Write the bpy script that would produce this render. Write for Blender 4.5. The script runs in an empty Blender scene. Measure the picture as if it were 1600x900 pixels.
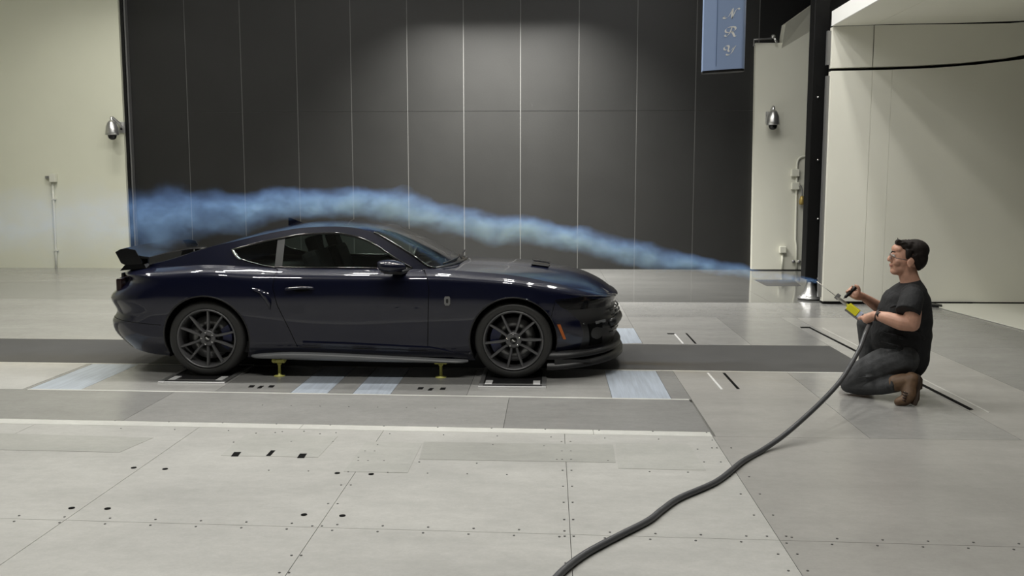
import bpy, bmesh, math, random
from mathutils import Vector, Matrix
from mathutils.bvhtree import BVHTree

random.seed(7)
S = bpy.context.scene
COL = S.collection

# ------------------------------------------------------------------ camera
FPX, CAM_H = 1430.0, 1.70
PITCH = math.atan(162.0 / FPX)
YAW = math.atan(60.0 / FPX * math.cos(PITCH))
cam_data = bpy.data.cameras.new('camera')
cam_data.sensor_width = 36.0
cam_data.lens = FPX / 1600.0 * 36.0
cam_data.clip_end = 200
cam = bpy.data.objects.new('camera', cam_data)
COL.objects.link(cam)
cam.location = (0, 0, CAM_H)
cam.rotation_euler = (math.pi / 2 - PITCH, 0, YAW)
S.camera = cam

# ------------------------------------------------------------------ world, exposure
world = bpy.data.worlds.new('world')
S.world = world
world.use_nodes = True
world.node_tree.nodes['Background'].inputs[0].default_value = (0.9, 0.95, 1.0, 1)
world.node_tree.nodes['Background'].inputs[1].default_value = 0.02
S.view_settings.view_transform = 'Standard'
S.view_settings.look = 'None'
S.view_settings.gamma = 1.0
S.view_settings.use_curve_mapping = False
S.view_settings.exposure = 0.0
S.cycles.volume_step_rate = 2.0
S.cycles.max_bounces = 8
S.cycles.volume_bounces = 1

LAMP_POWER = 95.0
LAMP_COLOR = (1.0, 0.98, 0.93)
CEIL = 8.0
# (x, y, relative power) of the ceiling luminaires
LAMPS = [(x, 3.9, 0.95) for x in (-4.6, -2.4, -0.2, 2.0)] + \
        [(x, y, k) for x in (-6.4, -4.8, -3.2, -1.6, 0.0, 1.5, 2.8) for y, k in ((9.7, 1.0), (11.6, .42))] + \
        [(-9.0, 9.0, 1.0), (-9.0, 13.0, 1.0), (2.6, 14.2, 0.4), (-4.5, 14.6, 0.25)]
# (x, y, z, relative power, length, spread) of the wall washers hung on stems
WASHERS = [(-1.0, 16.95, 6.2, 12.0, 3.4, 100), (-8.2, 16.0, 6.9, 0.5, 2.0, 110)]

# ------------------------------------------------------------------ photograph ray -> place
_fw = Vector((-math.sin(YAW) * math.cos(PITCH), math.cos(YAW) * math.cos(PITCH), -math.sin(PITCH)))
_rt = Vector((math.cos(YAW), math.sin(YAW), 0))
_up = _rt.cross(_fw)
CAMP = Vector((0, 0, CAM_H))

def _ray(px, py):
    return _fw + _rt * ((px - 800) / FPX) + _up * ((450 - py) / FPX)

def at(px, py, Y):
    r = _ray(px, py)
    return CAMP + r * (Y / r.y)

def ground(px, py, z=0.0):
    r = _ray(px, py)
    return CAMP + r * ((z - CAM_H) / r.z)

# ------------------------------------------------------------------ helpers
def tag(o, label=None, cat=None, group=None, kind=None):
    if label: o['label'] = label
    if cat: o['category'] = cat
    if group: o['group'] = group
    if kind: o['kind'] = kind
    return o

def empty(name, loc, label=None, cat=None, group=None):
    o = bpy.data.objects.new(name, None)
    o.empty_display_size = 0.1
    COL.objects.link(o)
    o.location = loc
    o['_o'] = list(loc)
    return tag(o, label, cat, group)

ORIG = {}

def origin_of(o):
    return ORIG.get(o.name, Vector((0, 0, 0)))

def thing(name, loc, label, cat, group=None):
    o = bpy.data.objects.new(name, None)
    o.empty_display_size = 0.1
    COL.objects.link(o)
    o.location = loc
    ORIG[o.name] = Vector(loc)
    return tag(o, label, cat, group)

class MB:
    """collects world-space shapes, builds one mesh object"""
    def __init__(self):
        self.v, self.f, self.sm = [], [], []
    def add(self, vs, fs, smooth=False):
        n = len(self.v)
        self.v += [Vector(p) for p in vs]
        for q in fs:
            self.f.append([i + n for i in q]); self.sm.append(smooth)
        return self
    def box(self, c, s, rz=0.0, rot=None):
        c = Vector(c); h = [k / 2 for k in s]
        R = rot if rot is not None else Matrix.Rotation(rz, 3, 'Z')
        vs = [c + R @ Vector((a * h[0], b * h[1], d * h[2])) for d in (-1, 1) for a, b in ((-1, -1), (1, -1), (1, 1), (-1, 1))]
        return self.add(vs, [(3, 2, 1, 0), (4, 5, 6, 7), (0, 1, 5, 4), (1, 2, 6, 5), (2, 3, 7, 6), (3, 0, 4, 7)])
    def prism(self, poly, d):
        """poly: 3D points; d: extrusion vector"""
        d = Vector(d); poly = [Vector(p) for p in poly]
        nrm = Vector((0, 0, 0))
        for i in range(len(poly)):
            nrm += (poly[i] - poly[0]).cross(poly[(i + 1) % len(poly)] - poly[0])
        if nrm.dot(d) > 0: poly = poly[::-1]
        n = len(poly)
        vs = poly + [p + d for p in poly]
        fs = [tuple(range(n)), tuple(range(2 * n - 1, n - 1, -1))]
        for i in range(n):
            j = (i + 1) % n
            fs.append((j, i, n + i, n + j))
        return self.add(vs, fs)
    def tube(self, path, r, seg=10, caps=True, flat=1.0, ref=None):
        path = [Vector(p) for p in path]
        n = len(path)
        rs = r if isinstance(r, (list, tuple)) else [r] * n
        vs, fs = [], []
        prev = None
        for i, p in enumerate(path):
            t = (path[min(i + 1, n - 1)] - path[max(i - 1, 0)])
            if t.length < 1e-9: t = Vector((0, 0, 1))
            t.normalize()
            a = prev if prev is not None else (Vector(ref) if ref else (Vector((0, 0, 1)) if abs(t.z) < 0.9 else Vector((1, 0, 0))))
            a = (a - t * a.dot(t))
            if a.length < 1e-6: a = Vector((1, 0, 0)) - t * t.x
            a.normalize(); prev = a
            b = t.cross(a)
            for k in range(seg):
                w = 2 * math.pi * k / seg
                vs.append(p + (a * math.cos(w) * flat + b * math.sin(w)) * rs[i])
        for i in range(n - 1):
            for k in range(seg):
                l = (k + 1) % seg
                fs.append((i * seg + k, i * seg + l, (i + 1) * seg + l, (i + 1) * seg + k))
        if caps:
            fs.append(tuple(range(seg - 1, -1, -1)))
            fs.append(tuple((n - 1) * seg + k for k in range(seg)))
        return self.add(vs, fs, True)
    def lathe(self, prof, c, axis='Z', seg=32, closed=False, ax2=None):
        """prof: (radius, height) list"""
        c = Vector(c)
        if axis == 'Z': A, B, D = Vector((1, 0, 0)), Vector((0, 1, 0)), Vector((0, 0, 1))
        elif axis == 'Y': A, B, D = Vector((1, 0, 0)), Vector((0, 0, -1)), Vector((0, 1, 0))
        elif axis == 'X': A, B, D = Vector((0, 1, 0)), Vector((0, 0, 1)), Vector((1, 0, 0))
        else:
            D = Vector(axis).normalized(); A = D.orthogonal().normalized(); B = D.cross(A)
        vs, fs = [], []
        for r, h in prof:
            for k in range(seg):
                w = 2 * math.pi * k / seg
                vs.append(c + A * (r * math.cos(w)) + B * (r * math.sin(w)) + D * h)
        m = len(prof)
        for i in range(m if closed else m - 1):
            i2 = (i + 1) % m
            for k in range(seg):
                l = (k + 1) % seg
                fs.append((i * seg + k, i * seg + l, i2 * seg + l, i2 * seg + k))
        if not closed:
            if prof[0][0] > 1e-5: fs.append(tuple(range(seg - 1, -1, -1)))
            if prof[-1][0] > 1e-5: fs.append(tuple((m - 1) * seg + k for k in range(seg)))
        return self.add(vs, fs, True)
    def ball(self, c, r, seg=16, rings=10, rot=None):
        c = Vector(c)
        r = r if isinstance(r, (list, tuple)) else (r, r, r)
        vs, fs = [], []
        R = rot if rot is not None else Matrix.Identity(3)
        for i in range(rings + 1):
            th = math.pi * i / rings
            for k in range(seg):
                w = 2 * math.pi * k / seg
                vs.append(c + R @ Vector((r[0] * math.sin(th) * math.cos(w), r[1] * math.sin(th) * math.sin(w), r[2] * math.cos(th))))
        for i in range(rings):
            for k in range(seg):
                l = (k + 1) % seg
                fs.append((i * seg + k, (i + 1) * seg + k, (i + 1) * seg + l, i * seg + l))
        return self.add(vs, fs, True)
    def grid(self, rows, smooth=True, flip=False):
        n = len(rows[0])
        vs = [p for r in rows for p in r]
        fs = []
        for i in range(len(rows) - 1):
            for j in range(n - 1):
                q = (i * n + j, i * n + j + 1, (i + 1) * n + j + 1, (i + 1) * n + j)
                fs.append(q[::-1] if flip else q)
        return self.add(vs, fs, smooth)
    def build(self, name, mat, parent=None, bevel=0.0, weld=False, auto=None, subsurf=0):
        o_ = Vector((0, 0, 0))
        if parent is not None:
            o_ = ORIG.get(parent.name, Vector((0, 0, 0)))
        me = bpy.data.meshes.new(name)
        me.from_pydata([p - o_ for p in self.v], [], self.f)
        for p, s in zip(me.polygons, self.sm): p.use_smooth = s
        if weld or bevel:
            bm = bmesh.new(); bm.from_mesh(me)
            bmesh.ops.remove_doubles(bm, verts=bm.verts, dist=1e-5)
            if bevel:
                es = [e for e in bm.edges if len(e.link_faces) == 2 and e.calc_face_angle(0) > 0.5]
                bmesh.ops.bevel(bm, geom=es, offset=bevel, segments=2, profile=0.6, affect='EDGES', clamp_overlap=True)
            bm.to_mesh(me); bm.free()
        me.validate()
        return link_mesh(name, me, mat, parent)

def link_mesh(name, me, mat, parent=None):
    o = bpy.data.objects.new(name, me)
    COL.objects.link(o)
    if mat is not None: me.materials.append(mat)
    if parent is not None:
        o.parent = parent
        ORIG[o.name] = ORIG.get(parent.name, Vector((0, 0, 0)))
    return o

def lerp(xs, x):
    """smooth interpolation through (x, value) knots"""
    if x <= xs[0][0]: return xs[0][1]
    if x >= xs[-1][0]: return xs[-1][1]
    for i in range(len(xs) - 1):
        if xs[i][0] <= x <= xs[i + 1][0]: break
    def slope(k):
        if k <= 0: return (xs[1][1] - xs[0][1]) / (xs[1][0] - xs[0][0])
        if k >= len(xs) - 1: return (xs[-1][1] - xs[-2][1]) / (xs[-1][0] - xs[-2][0])
        a = (xs[k][1] - xs[k - 1][1]) / (xs[k][0] - xs[k - 1][0])
        b = (xs[k + 1][1] - xs[k][1]) / (xs[k + 1][0] - xs[k][0])
        if a * b <= 0: return 0.0
        return 2 * a * b / (a + b)
    x0, y0 = xs[i]; x1, y1 = xs[i + 1]
    h = x1 - x0; t = (x - x0) / h
    m0, m1 = slope(i) * h, slope(i + 1) * h
    return (2 * t**3 - 3 * t**2 + 1) * y0 + (t**3 - 2 * t**2 + t) * m0 + (-2 * t**3 + 3 * t**2) * y1 + (t**3 - t**2) * m1

def catmull(pts, n):
    pts = [Vector(p) for p in pts]
    out = []
    for i in range(len(pts) - 1):
        p0 = pts[max(i - 1, 0)]; p1 = pts[i]; p2 = pts[i + 1]; p3 = pts[min(i + 2, len(pts) - 1)]
        for k in range(n):
            t = k / n
            out.append(0.5 * ((2 * p1) + (p2 - p0) * t + (2 * p0 - 5 * p1 + 4 * p2 - p3) * t * t + (3 * p1 - p0 - 3 * p2 + p3) * t**3))
    out.append(pts[-1])
    return out

# ------------------------------------------------------------------ materials
def mat(name, col, rough=0.5, metal=0.0, spec=0.5, coat=0.0, coat_rough=0.03, noise=None, bump=None, emit=None):
    m = bpy.data.materials.new(name)
    m.use_nodes = True
    nt = m.node_tree
    b = nt.nodes['Principled BSDF']
    b.inputs['Base Color'].default_value = (*col, 1)
    b.inputs['Roughness'].default_value = rough
    b.inputs['Metallic'].default_value = metal
    b.inputs['Specular IOR Level'].default_value = spec
    b.inputs['Coat Weight'].default_value = coat
    b.inputs['Coat Roughness'].default_value = coat_rough
    if emit:
        b.inputs['Emission Color'].default_value = (*emit[0], 1)
        b.inputs['Emission Strength'].default_value = emit[1]
    tc = nt.nodes.new('ShaderNodeTexCoord') if (noise or bump) else None
    if noise:
        # list of (scale xyz, amount, detail)
        prev = None
        for (sc, amt, det) in noise:
            mp = nt.nodes.new('ShaderNodeMapping'); mp.inputs['Scale'].default_value = sc
            nt.links.new(tc.outputs['Object'], mp.inputs['Vector'])
            nz = nt.nodes.new('ShaderNodeTexNoise'); nz.inputs['Scale'].default_value = 1.0
            nz.inputs['Detail'].default_value = det; nz.inputs['Roughness'].default_value = 0.6
            nt.links.new(mp.outputs[0], nz.inputs['Vector'])
            mr = nt.nodes.new('ShaderNodeMapRange')
            mr.inputs['From Min'].default_value = 0.25; mr.inputs['From Max'].default_value = 0.75
            mr.inputs['To Min'].default_value = 1 - amt; mr.inputs['To Max'].default_value = 1 + amt
            nt.links.new(nz.outputs['Fac'], mr.inputs['Value'])
            if prev is None: prev = mr.outputs[0]
            else:
                mu = nt.nodes.new('ShaderNodeMath'); mu.operation = 'MULTIPLY'
                nt.links.new(prev, mu.inputs[0]); nt.links.new(mr.outputs[0], mu.inputs[1]); prev = mu.outputs[0]
        mx = nt.nodes.new('ShaderNodeVectorMath'); mx.operation = 'SCALE'
        mx.inputs[0].default_value = col
        nt.links.new(prev, mx.inputs['Scale'])
        nt.links.new(mx.outputs[0], b.inputs['Base Color'])
    if bump:
        mp = nt.nodes.new('ShaderNodeMapping'); mp.inputs['Scale'].default_value = bump[0]
        nt.links.new(tc.outputs['Object'], mp.inputs['Vector'])
        nz = nt.nodes.new('ShaderNodeTexNoise'); nz.inputs['Scale'].default_value = 1.0; nz.inputs['Detail'].default_value = 4
        nt.links.new(mp.outputs[0], nz.inputs['Vector'])
        bp = nt.nodes.new('ShaderNodeBump'); bp.inputs['Strength'].default_value = bump[1]; bp.inputs['Distance'].default_value = bump[2]
        nt.links.new(nz.outputs['Fac'], bp.inputs['Height'])
        nt.links.new(bp.outputs[0], b.inputs['Normal'])
    return m

def glass_mat(name, tint, refl=1.0):
    m = bpy.data.materials.new(name); m.use_nodes = True
    nt = m.node_tree
    for n in list(nt.nodes):
        if n.type != 'OUTPUT_MATERIAL': nt.nodes.remove(n)
    out = [n for n in nt.nodes if n.type == 'OUTPUT_MATERIAL'][0]
    t = nt.nodes.new('ShaderNodeBsdfTransparent'); t.inputs[0].default_value = (*tint, 1)
    g = nt.nodes.new('ShaderNodeBsdfGlossy'); g.inputs['Roughness'].default_value = 0.015
    g.inputs[0].default_value = (refl, refl, refl, 1)
    fr = nt.nodes.new('ShaderNodeFresnel'); fr.inputs[0].default_value = 1.52
    mx = nt.nodes.new('ShaderNodeMixShader')
    nt.links.new(fr.outputs[0], mx.inputs[0]); nt.links.new(t.outputs[0], mx.inputs[1]); nt.links.new(g.outputs[0], mx.inputs[2])
    nt.links.new(mx.outputs[0], out.inputs[0])
    return m

CONC = [((0.7, 1.5, 1), 0.13, 5), ((3.5, 6, 4), 0.07, 6), ((14, 20, 9), 0.07, 6), ((60, 60, 60), 0.05, 3)]
def floor_mat(name, col, rough=0.34):
    return mat(name, col, rough, spec=0.45, noise=CONC, bump=((35, 35, 35), 0.03, 0.003))
M = {}
M['floor_a'] = floor_mat('pale_floor_paint', (0.385, 0.382, 0.362), .40)
M['floor_b'] = floor_mat('grey_floor_paint', (0.285, 0.283, 0.272), .2)
M['floor_c'] = floor_mat('mid_grey_floor_paint', (0.235, 0.234, 0.226), .2)
M['floor_d'] = floor_mat('floor_painted_reflection', (0.12, 0.12, 0.115), 0.08)  # far floor colour darkened to carry the black wall mirrored in it
M['floor_e'] = floor_mat('warm_grey_floor_paint', (0.305, 0.298, 0.282), .28)
M['plate'] = floor_mat('grey_plate', (0.325, 0.325, 0.302), .4)
M['plate2'] = floor_mat('pale_plate', (0.365, 0.365, 0.342), .4)
M['strip'] = floor_mat('white_floor_strip', (0.53, 0.53, 0.50))
M['belt'] = mat('rolling_belt', (0.052, 0.052, 0.052), 0.55, noise=[((3, 3, 3), 0.12, 4), ((90, 90, 90), 0.15, 2)])
M['joint'] = mat('floor_joint', (0.15, 0.15, 0.14), 0.8)
M['brushed'] = mat('brushed_metal', (0.44, 0.49, 0.56), 0.32, 0.3, noise=[((30, 1.5, 4), 0.18, 3), ((120, 3, 4), 0.1, 2)])
M['bright'] = mat('bright_metal', (0.88, 0.88, 0.88), 0.3, 0.25)
M['blackgap'] = mat('black_recess', (0.003, 0.003, 0.003), 0.8, spec=.08)
M['pillar'] = mat('grey_pillar_trim', (0.05, 0.052, 0.052), 0.3)
M['black_panel'] = mat('black_wall_panel', (0.018, 0.018, 0.0172), 0.42, spec=0.35, noise=[((0.8, 1, 0.8), 0.12, 3), ((40, 40, 40), 0.10, 2)])
M['seam'] = mat('grey_wall_seam', (0.10, 0.10, 0.096), 0.5)
M['white_wall'] = mat('cream_wall_paint', (0.69, 0.695, 0.565), 0.5, noise=[((0.5, 0.5, 0.5), 0.04, 3)])
M['white_wall2'] = mat('off_white_wall_paint', (0.68, 0.675, 0.585), 0.5, noise=[((0.5, 0.5, 0.5), 0.04, 3)])
M['nozzle'] = mat('nozzle_paint', (0.84, 0.83, 0.735), 0.45, noise=[((0.6, 0.6, 0.6), 0.04, 3)])
M['nozzle_floor'] = mat('nozzle_floor_paint', (0.68, 0.68, 0.60), 0.4)
M['ceiling'] = mat('dark_ceiling', (0.40, 0.40, 0.375), 0.8)
M['greywall'] = mat('grey_wall_paint', (0.06, 0.06, 0.058), 0.8)
M['black'] = mat('black_paint', (0.004, 0.004, 0.004), 0.45, spec=.3)
M['rubber'] = mat('black_rubber', (0.012, 0.012, 0.012), 0.6)
M['silver'] = mat('cast_silver', (0.55, 0.55, 0.54), 0.28, 0.85)
M['greymetal'] = mat('grey_metal', (0.25, 0.25, 0.25), 0.35, 0.6)
M['strut_blue'] = mat('strut_blue_paint', (0.31, 0.41, 0.63), 0.35, spec=0.4)
M['white'] = mat('white_paint', (0.9, 0.9, 0.88), 0.5)
M['cream'] = mat('cream_plastic', (0.66, 0.66, 0.57), 0.45)
M['brass'] = mat('brass_plug', (0.35, 0.25, 0.07), 0.4, 0.4)
M['lens_dark'] = mat('dark_dome', (0.004, 0.004, 0.004), 0.08)
# car
M['paint'] = mat('navy_car_paint', (0.0052, 0.0064, 0.0195), 0.30, 0.0, 0.12, coat=1.0, coat_rough=0.02)
M['trimblack'] = mat('gloss_black_trim', (0.006, 0.006, 0.006), 0.12, coat=0.6)
M['satin'] = mat('satin_black_plastic', (0.014, 0.014, 0.015), 0.38)
M['sill'] = mat('satin_grey_sill', (0.15, 0.155, 0.16), 0.35)
M['wing'] = mat('gloss_black_wing', (0.007, 0.007, 0.0075), 0.18, coat=0.5)
M['tyre'] = mat('tyre_rubber', (0.026, 0.026, 0.025), 0.5, bump=((120, 120, 120), 0.05, 0.002))
M['rim'] = mat('graphite_rim', (0.125, 0.125, 0.128), 0.3, 0.35)
M['disc'] = mat('brake_disc_steel', (0.22, 0.22, 0.22), 0.35, 0.9)
M['caliper'] = mat('blue_caliper', (0.012, 0.018, 0.10), 0.3)
M['chrome'] = mat('chrome', (0.75, 0.75, 0.75), 0.1, 1.0)
M['glass'] = glass_mat('tinted_glass', (0.58, 0.66, 0.62))
M['windshield'] = glass_mat('windshield_glass', (0.80, 0.88, 0.83))
M['lampglass'] = mat('smoked_lamp_glass', (0.006, 0.006, 0.007), 0.1, spec=.3, coat=0.2)
M['amber'] = mat('amber_marker', (0.50, 0.12, 0.01), 0.3)
M['redlamp'] = mat('dark_red_lamp', (0.014, 0.002, 0.002), 0.15, coat=.5)
M['interior'] = mat('dark_interior', (0.012, 0.012, 0.013), 0.7)
M['seatfab'] = mat('seat_cloth', (0.02, 0.02, 0.022), 0.75)
M['yellow_metal'] = mat('yellow_jack_paint', (0.62, 0.60, 0.16), 0.45)
# person
M['skin'] = mat('skin', (0.56, 0.31, 0.22), 0.5, noise=[((25, 25, 25), 0.10, 3)])
M['hair'] = mat('dark_brown_hair', (0.012, 0.008, 0.0065), 0.7, spec=.25, bump=((200, 200, 70), 0.5, 0.003))
M['shirt'] = mat('black_cotton', (0.0085, 0.009, 0.0105), 0.85, bump=((16, 16, 16), 0.6, 0.02))
M['jeans'] = mat('charcoal_denim', (0.048, 0.050, 0.053), 0.85, noise=[((12, 12, 12), 0.25, 4)], bump=((22, 22, 22), 0.5, 0.015))
M['boot'] = mat('brown_leather', (0.125, 0.072, 0.038), 0.6, noise=[((30, 30, 30), 0.3, 4)])
M['sole'] = mat('dark_rubber_sole', (0.03, 0.018, 0.01), 0.7)
M['hose'] = mat('grey_hose', (0.062, 0.064, 0.068), 0.4)
M['wandsteel'] = mat('wand_steel', (0.55, 0.54, 0.50), 0.3, 0.8)
M['yellow'] = mat('yellow_label', (0.80, 0.74, 0.02), 0.5)
M['bluelabel'] = mat('pale_blue_label', (0.50, 0.58, 0.75), 0.5)
M['brownstrap'] = mat('dark_brown_strap', (0.025, 0.012, 0.009), 0.5)
M['eye'] = mat('eye_white', (0.6, 0.58, 0.55), 0.2)
M['lips'] = mat('lips', (0.42, 0.17, 0.14), 0.5)
M['clearlens'] = glass_mat('clear_lens', (0.93, 0.95, 0.95))
M['lamp'] = mat('lamp_reflector', (0.7, 0.7, 0.7), 0.4)

# ================================================================== THE SETTING
def struct(o, label):
    return tag(o, label, None, None, 'structure')

# ---------------------------------------------------------------- floor
floor = MB().box((0, 6.7, -0.12), (30, 23.8, 0.2)).build('floor', M['joint'])
struct(floor, 'grey painted test hall floor of jointed panels')

def line2(a, b):
    """two photo points on the floor -> y as a function of x"""
    p, q = ground(*a), ground(*b)
    return lambda X: p.y + (q.y - p.y) * (X - p.x) / (q.x - p.x)

def const(Y): return lambda X: Y

R_FRONT = const(0.9)
R_A = line2((0, 810), (1600, 855))
R_BN = line2((0, 661.5), (1110, 682))
R_BF = line2((0, 654), (1110, 675))
R_C = line2((47, 608.5), (1075, 624.5))
R_BELTN = line2((0, 566), (1371, 583))
R_BELTF = line2((0, 529), (1297, 540.5))
R_F = line2((0, 491), (1370, 497))
R_G = const(ground(1000, 472).y)
R_H = const(ground(860, 444).y)
R_WALL = const(18.45)
gx = lambda a: ground(*a).x
XA, XB, XC = gx((520, 790)), gx((889, 800)), gx((1180, 785))
XL = gx((55, 845))

def inset(poly, g):
    c = sum(poly, Vector((0, 0, 0))) / len(poly)
    out = []
    n = len(poly)
    for i in range(n):
        a, b, d = poly[i - 1], poly[i], poly[(i + 1) % n]
        e1 = (b - a).normalized(); e2 = (d - b).normalized()
        n1 = Vector((-e1.y, e1.x, 0)); n2 = Vector((-e2.y, e2.x, 0))
        if n1.dot(c - b) < 0: n1 = -n1
        if n2.dot(c - b) < 0: n2 = -n2
        k = n1 + n2
        if k.length < 1e-6: k = n1
        k = k / max(0.3, k.dot(n1))
        out.append(b + k * g)
    return out

def panel(poly, m, gap=0.0016, top=0.0, name='floor_panel', thick=0.02, label=None):
    poly = inset([Vector((p[0], p[1], top - thick)) for p in poly], gap)
    o = MB().prism(poly, (0, 0, thick)).build(name, M[m], floor)
    if label: o['label'] = label
    return o

def cell(r0, r1, xa, xb, m, gap=0.0016, **k):
    return panel([(xa, r0(xa)), (xb, r0(xb)), (xb, r1(xb)), (xa, r1(xa))], m, gap, **k)

XW, XE = -14.6, 14.6
# behind the camera and the nearest rows
cell(const(-5.0), R_FRONT, XW, XE, 'floor_a')
xs0 = [XW, XL - 3.6, XL - 2.4, XL - 1.2, XL, XA, XB, XC, XC + 2.2, XE]
for i in range(len(xs0) - 1):
    cell(R_FRONT, R_A, xs0[i], xs0[i + 1], 'floor_a' if xs0[i] < XC - .01 else 'floor_e')
for i in range(len(xs0) - 1):
    if xs0[i] < XC - .01: cell(R_A, R_BN, xs0[i], xs0[i + 1], 'floor_a')
XSLOT = gx((1400, 581))
R_SEAM = line2((1107, 682), (1600, 688))
cell(R_A, R_SEAM, XC, XC + 2.2, 'floor_e'); cell(R_A, R_SEAM, XC + 2.2, XE, 'floor_e')
# pale strip
for a, b in ((XW, XL - 2), (XL - 2, XA - .6), (XA - .6, XB + .2), (XB + .2, XC)):
    cell(R_BN, R_BF, a, b, 'strip', 0.0015)
# grey row in front of the wheel zone
xr3 = [XW, gx((25, 611)) - 1.4, gx((232, 635)), gx((791, 645)), XC]
for i in range(4):
    cell(R_BF, R_C, xr3[i], xr3[i + 1], 'floor_c' if i in (1, 3) else ('floor_b' if i == 2 else 'floor_b'))
# wheel zone
X1, X2, X3, X4, X5, X6, X7, X8, X9, X10 = [gx(q) for q in ((47, 607), (128, 608), (337, 611), (455, 613), (512, 614), (551, 615), (610, 616), (729, 618), (956, 620), (1048, 621))]
zone = [(XW, X1 - 1.2, 'floor_a'), (X1 - 1.2, X1 - .05, 'floor_a'), (X1 - .05, X1, 'floor_c'), (X1, X2, 'brushed'), (X2, X3, 'floor_b'), (X3, X4, 'floor_c'), (X4, X5, 'brushed'),
        (X5, X6, 'floor_c'), (X6, X7, 'brushed'), (X7, X8, 'floor_c'), (X8, X9, 'floor_b'), (X9, X10, 'brushed'), (X10, XC + .02, 'floor_c')]
for a, b, m in zone: cell(R_C, R_BELTN, a, b, m)
# thin bright edging of the wheel zone
e0 = lambda X: R_C(X) - 0.012
e1 = lambda X: R_C(X) + 0.018
cell(e0, e1, X1, XC, 'strip', 0, top=0.0012, name='edge_strip', thick=0.004)
e2 = lambda X: R_BELTN(X) - 0.022
e3 = lambda X: R_BELTN(X) + 0.008
cell(e2, e3, XW, XSLOT, 'strip', 0, top=0.0012, name='edge_strip', thick=0.004)
# right of the wheel zone
XS1 = XC + 1.05
cell(R_SEAM, R_BELTN, XC + .02, XS1, 'floor_e'); cell(R_SEAM, R_BELTN, XS1, XSLOT, 'floor_b')
XN = gx((1523, 578))
cell(R_SEAM, R_BELTN, XSLOT, XN, 'floor_e'); cell(R_SEAM, R_BELTN, XN, XE, 'floor_c')
# belt
XBR = gx((1297, 541))
belt_l = gx((0, 548)) - 3
cell(R_BELTN, R_BELTF, belt_l, XBR, 'belt', 0.004, name='rolling_belt', label='long dark grey rolling road belt running under the car')
cell(R_BELTN, R_BELTF, XW, belt_l, 'floor_b')
cell(R_BELTN, R_BELTF, XBR, XSLOT, 'floor_b'); cell(R_BELTN, R_BELTF, XSLOT, XN, 'floor_e'); cell(R_BELTN, R_BELTF, XN, XE, 'floor_c')
# behind the belt; colours lowered to stand for the dark wall's reflection
xf = [XW, gx((0, 510)) - 1, -4.2, -1.0, gx((1003, 535)), gx((1150, 520)), XBR, XSLOT, XN, XE]
mf = ['floor_b', 'floor_b', 'floor_b', 'floor_b', 'floor_b', 'floor_c', 'floor_b', 'floor_e', 'floor_c']
for i in range(len(xf) - 1): cell(R_BELTF, R_F, xf[i], xf[i + 1], mf[i])
FX = [XW, -7.5, -4.5, -1.5, 1.0, 3.2, 5.4, XE]
for i in range(len(FX) - 1): cell(R_F, R_G, FX[i], FX[i + 1], 'floor_c' if FX[i] > -1 else 'floor_b')
for i in range(len(FX) - 1): cell(R_G, R_H, FX[i] , FX[i + 1], 'floor_d' if FX[i] > -2 and FX[i] < 5 else 'floor_c')
for i in range(len(FX) - 1): cell(R_H, R_WALL, FX[i], FX[i + 1], 'floor_d' if i != 0 else 'floor_b')  # reflection painted in: dark before the black wall, paler before the cream
# plates let into the floor
def plate(pix, m, name='access_plate', top=0.0015):
    return panel([ground(*p) for p in pix], m, 0.0, top=top, name=name, thick=0.004)
plate([(0, 677), (240, 684), (187, 707), (0, 703)], 'plate')
plate([(662, 690.5), (958, 695), (962, 723), (655, 718)], 'plate')
plate([(572, 690), (660, 692), (637, 739), (537, 737)], 'plate2')
plate([(962, 692), (1076, 694), (1103, 735), (966, 732)], 'plate2')
plate([(385, 678), (528, 682), (497, 715), (345, 712)], 'plate2')
plate([(963, 513), (990, 513), (1003, 536), (970, 537)], 'brushed')
plate([(1178, 437), (1240, 437), (1252, 447), (1198, 447)], 'belt', 'floor_grate')
# slots and holes
def slot(pix, m='blackgap', name='floor_slot', top=0.003):
    return panel([ground(*p) for p in pix], m, 0.0, top=top, name=name, thick=0.006)
def pslot(cx, cy, w, h, sk):
    slot([(cx - w / 2 - sk, cy + h / 2), (cx + w / 2 - sk, cy + h / 2), (cx + w / 2 + sk, cy - h / 2), (cx - w / 2 + sk, cy - h / 2)])
for cx, cy, w, h, sk in ((369, 710, 11, 6.5, 2.5), (423, 708.5, 7, 8.5, 4), (472, 712.5, 11, 6.5, 2.2),
                         (393, 604, 8, 3, 1.5), (407, 605, 6, 3.6, 2.5), (424, 604, 8, 3, 1.5),
                         (657, 607, 8, 3, 1.2), (673, 608.5, 6, 3.6, 2), (692, 607.5, 8, 3, 1)):
    pslot(cx, cy, w, h, sk)
slot([(1129, 583), (1133, 583), (1156, 608), (1151.5, 608)])
slot([(1104.5, 583), (1107.5, 583), (1130, 609), (1126.5, 609)], 'bright')
slot([(1071, 521), (1073.5, 521), (1088.5, 537), (1085.5, 537)])
slot([(1053, 522), (1055.5, 522), (1068.5, 537), (1066, 537)], 'bright')
slot([(1042, 521), (1054, 521), (1054, 522.2), (1044, 522.2)])
slot([(1263, 512), (1267, 512), (1521, 640), (1515, 641)])
slot([(1250, 511), (1266, 511), (1267, 512.6), (1252, 512.6)])
slot([(1284, 512.5), (1285.5, 512.5), (1547, 645), (1544.5, 645)], 'strip')
for cx, cy in ((209, 731), (258, 733), (527, 739.5), (580, 741), (112, 794), (168, 795), (475, 804.5), (535, 806)):
    c = ground(cx, cy)
    MB().lathe([(0.0, 0.001), (0.0165, 0.001), (0.0165, 0.0035), (0.0, 0.0035)], (c.x, c.y, -0.001), seg=16).build('floor_hole_cap', M['blackgap'], floor)
bolts = MB()
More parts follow.
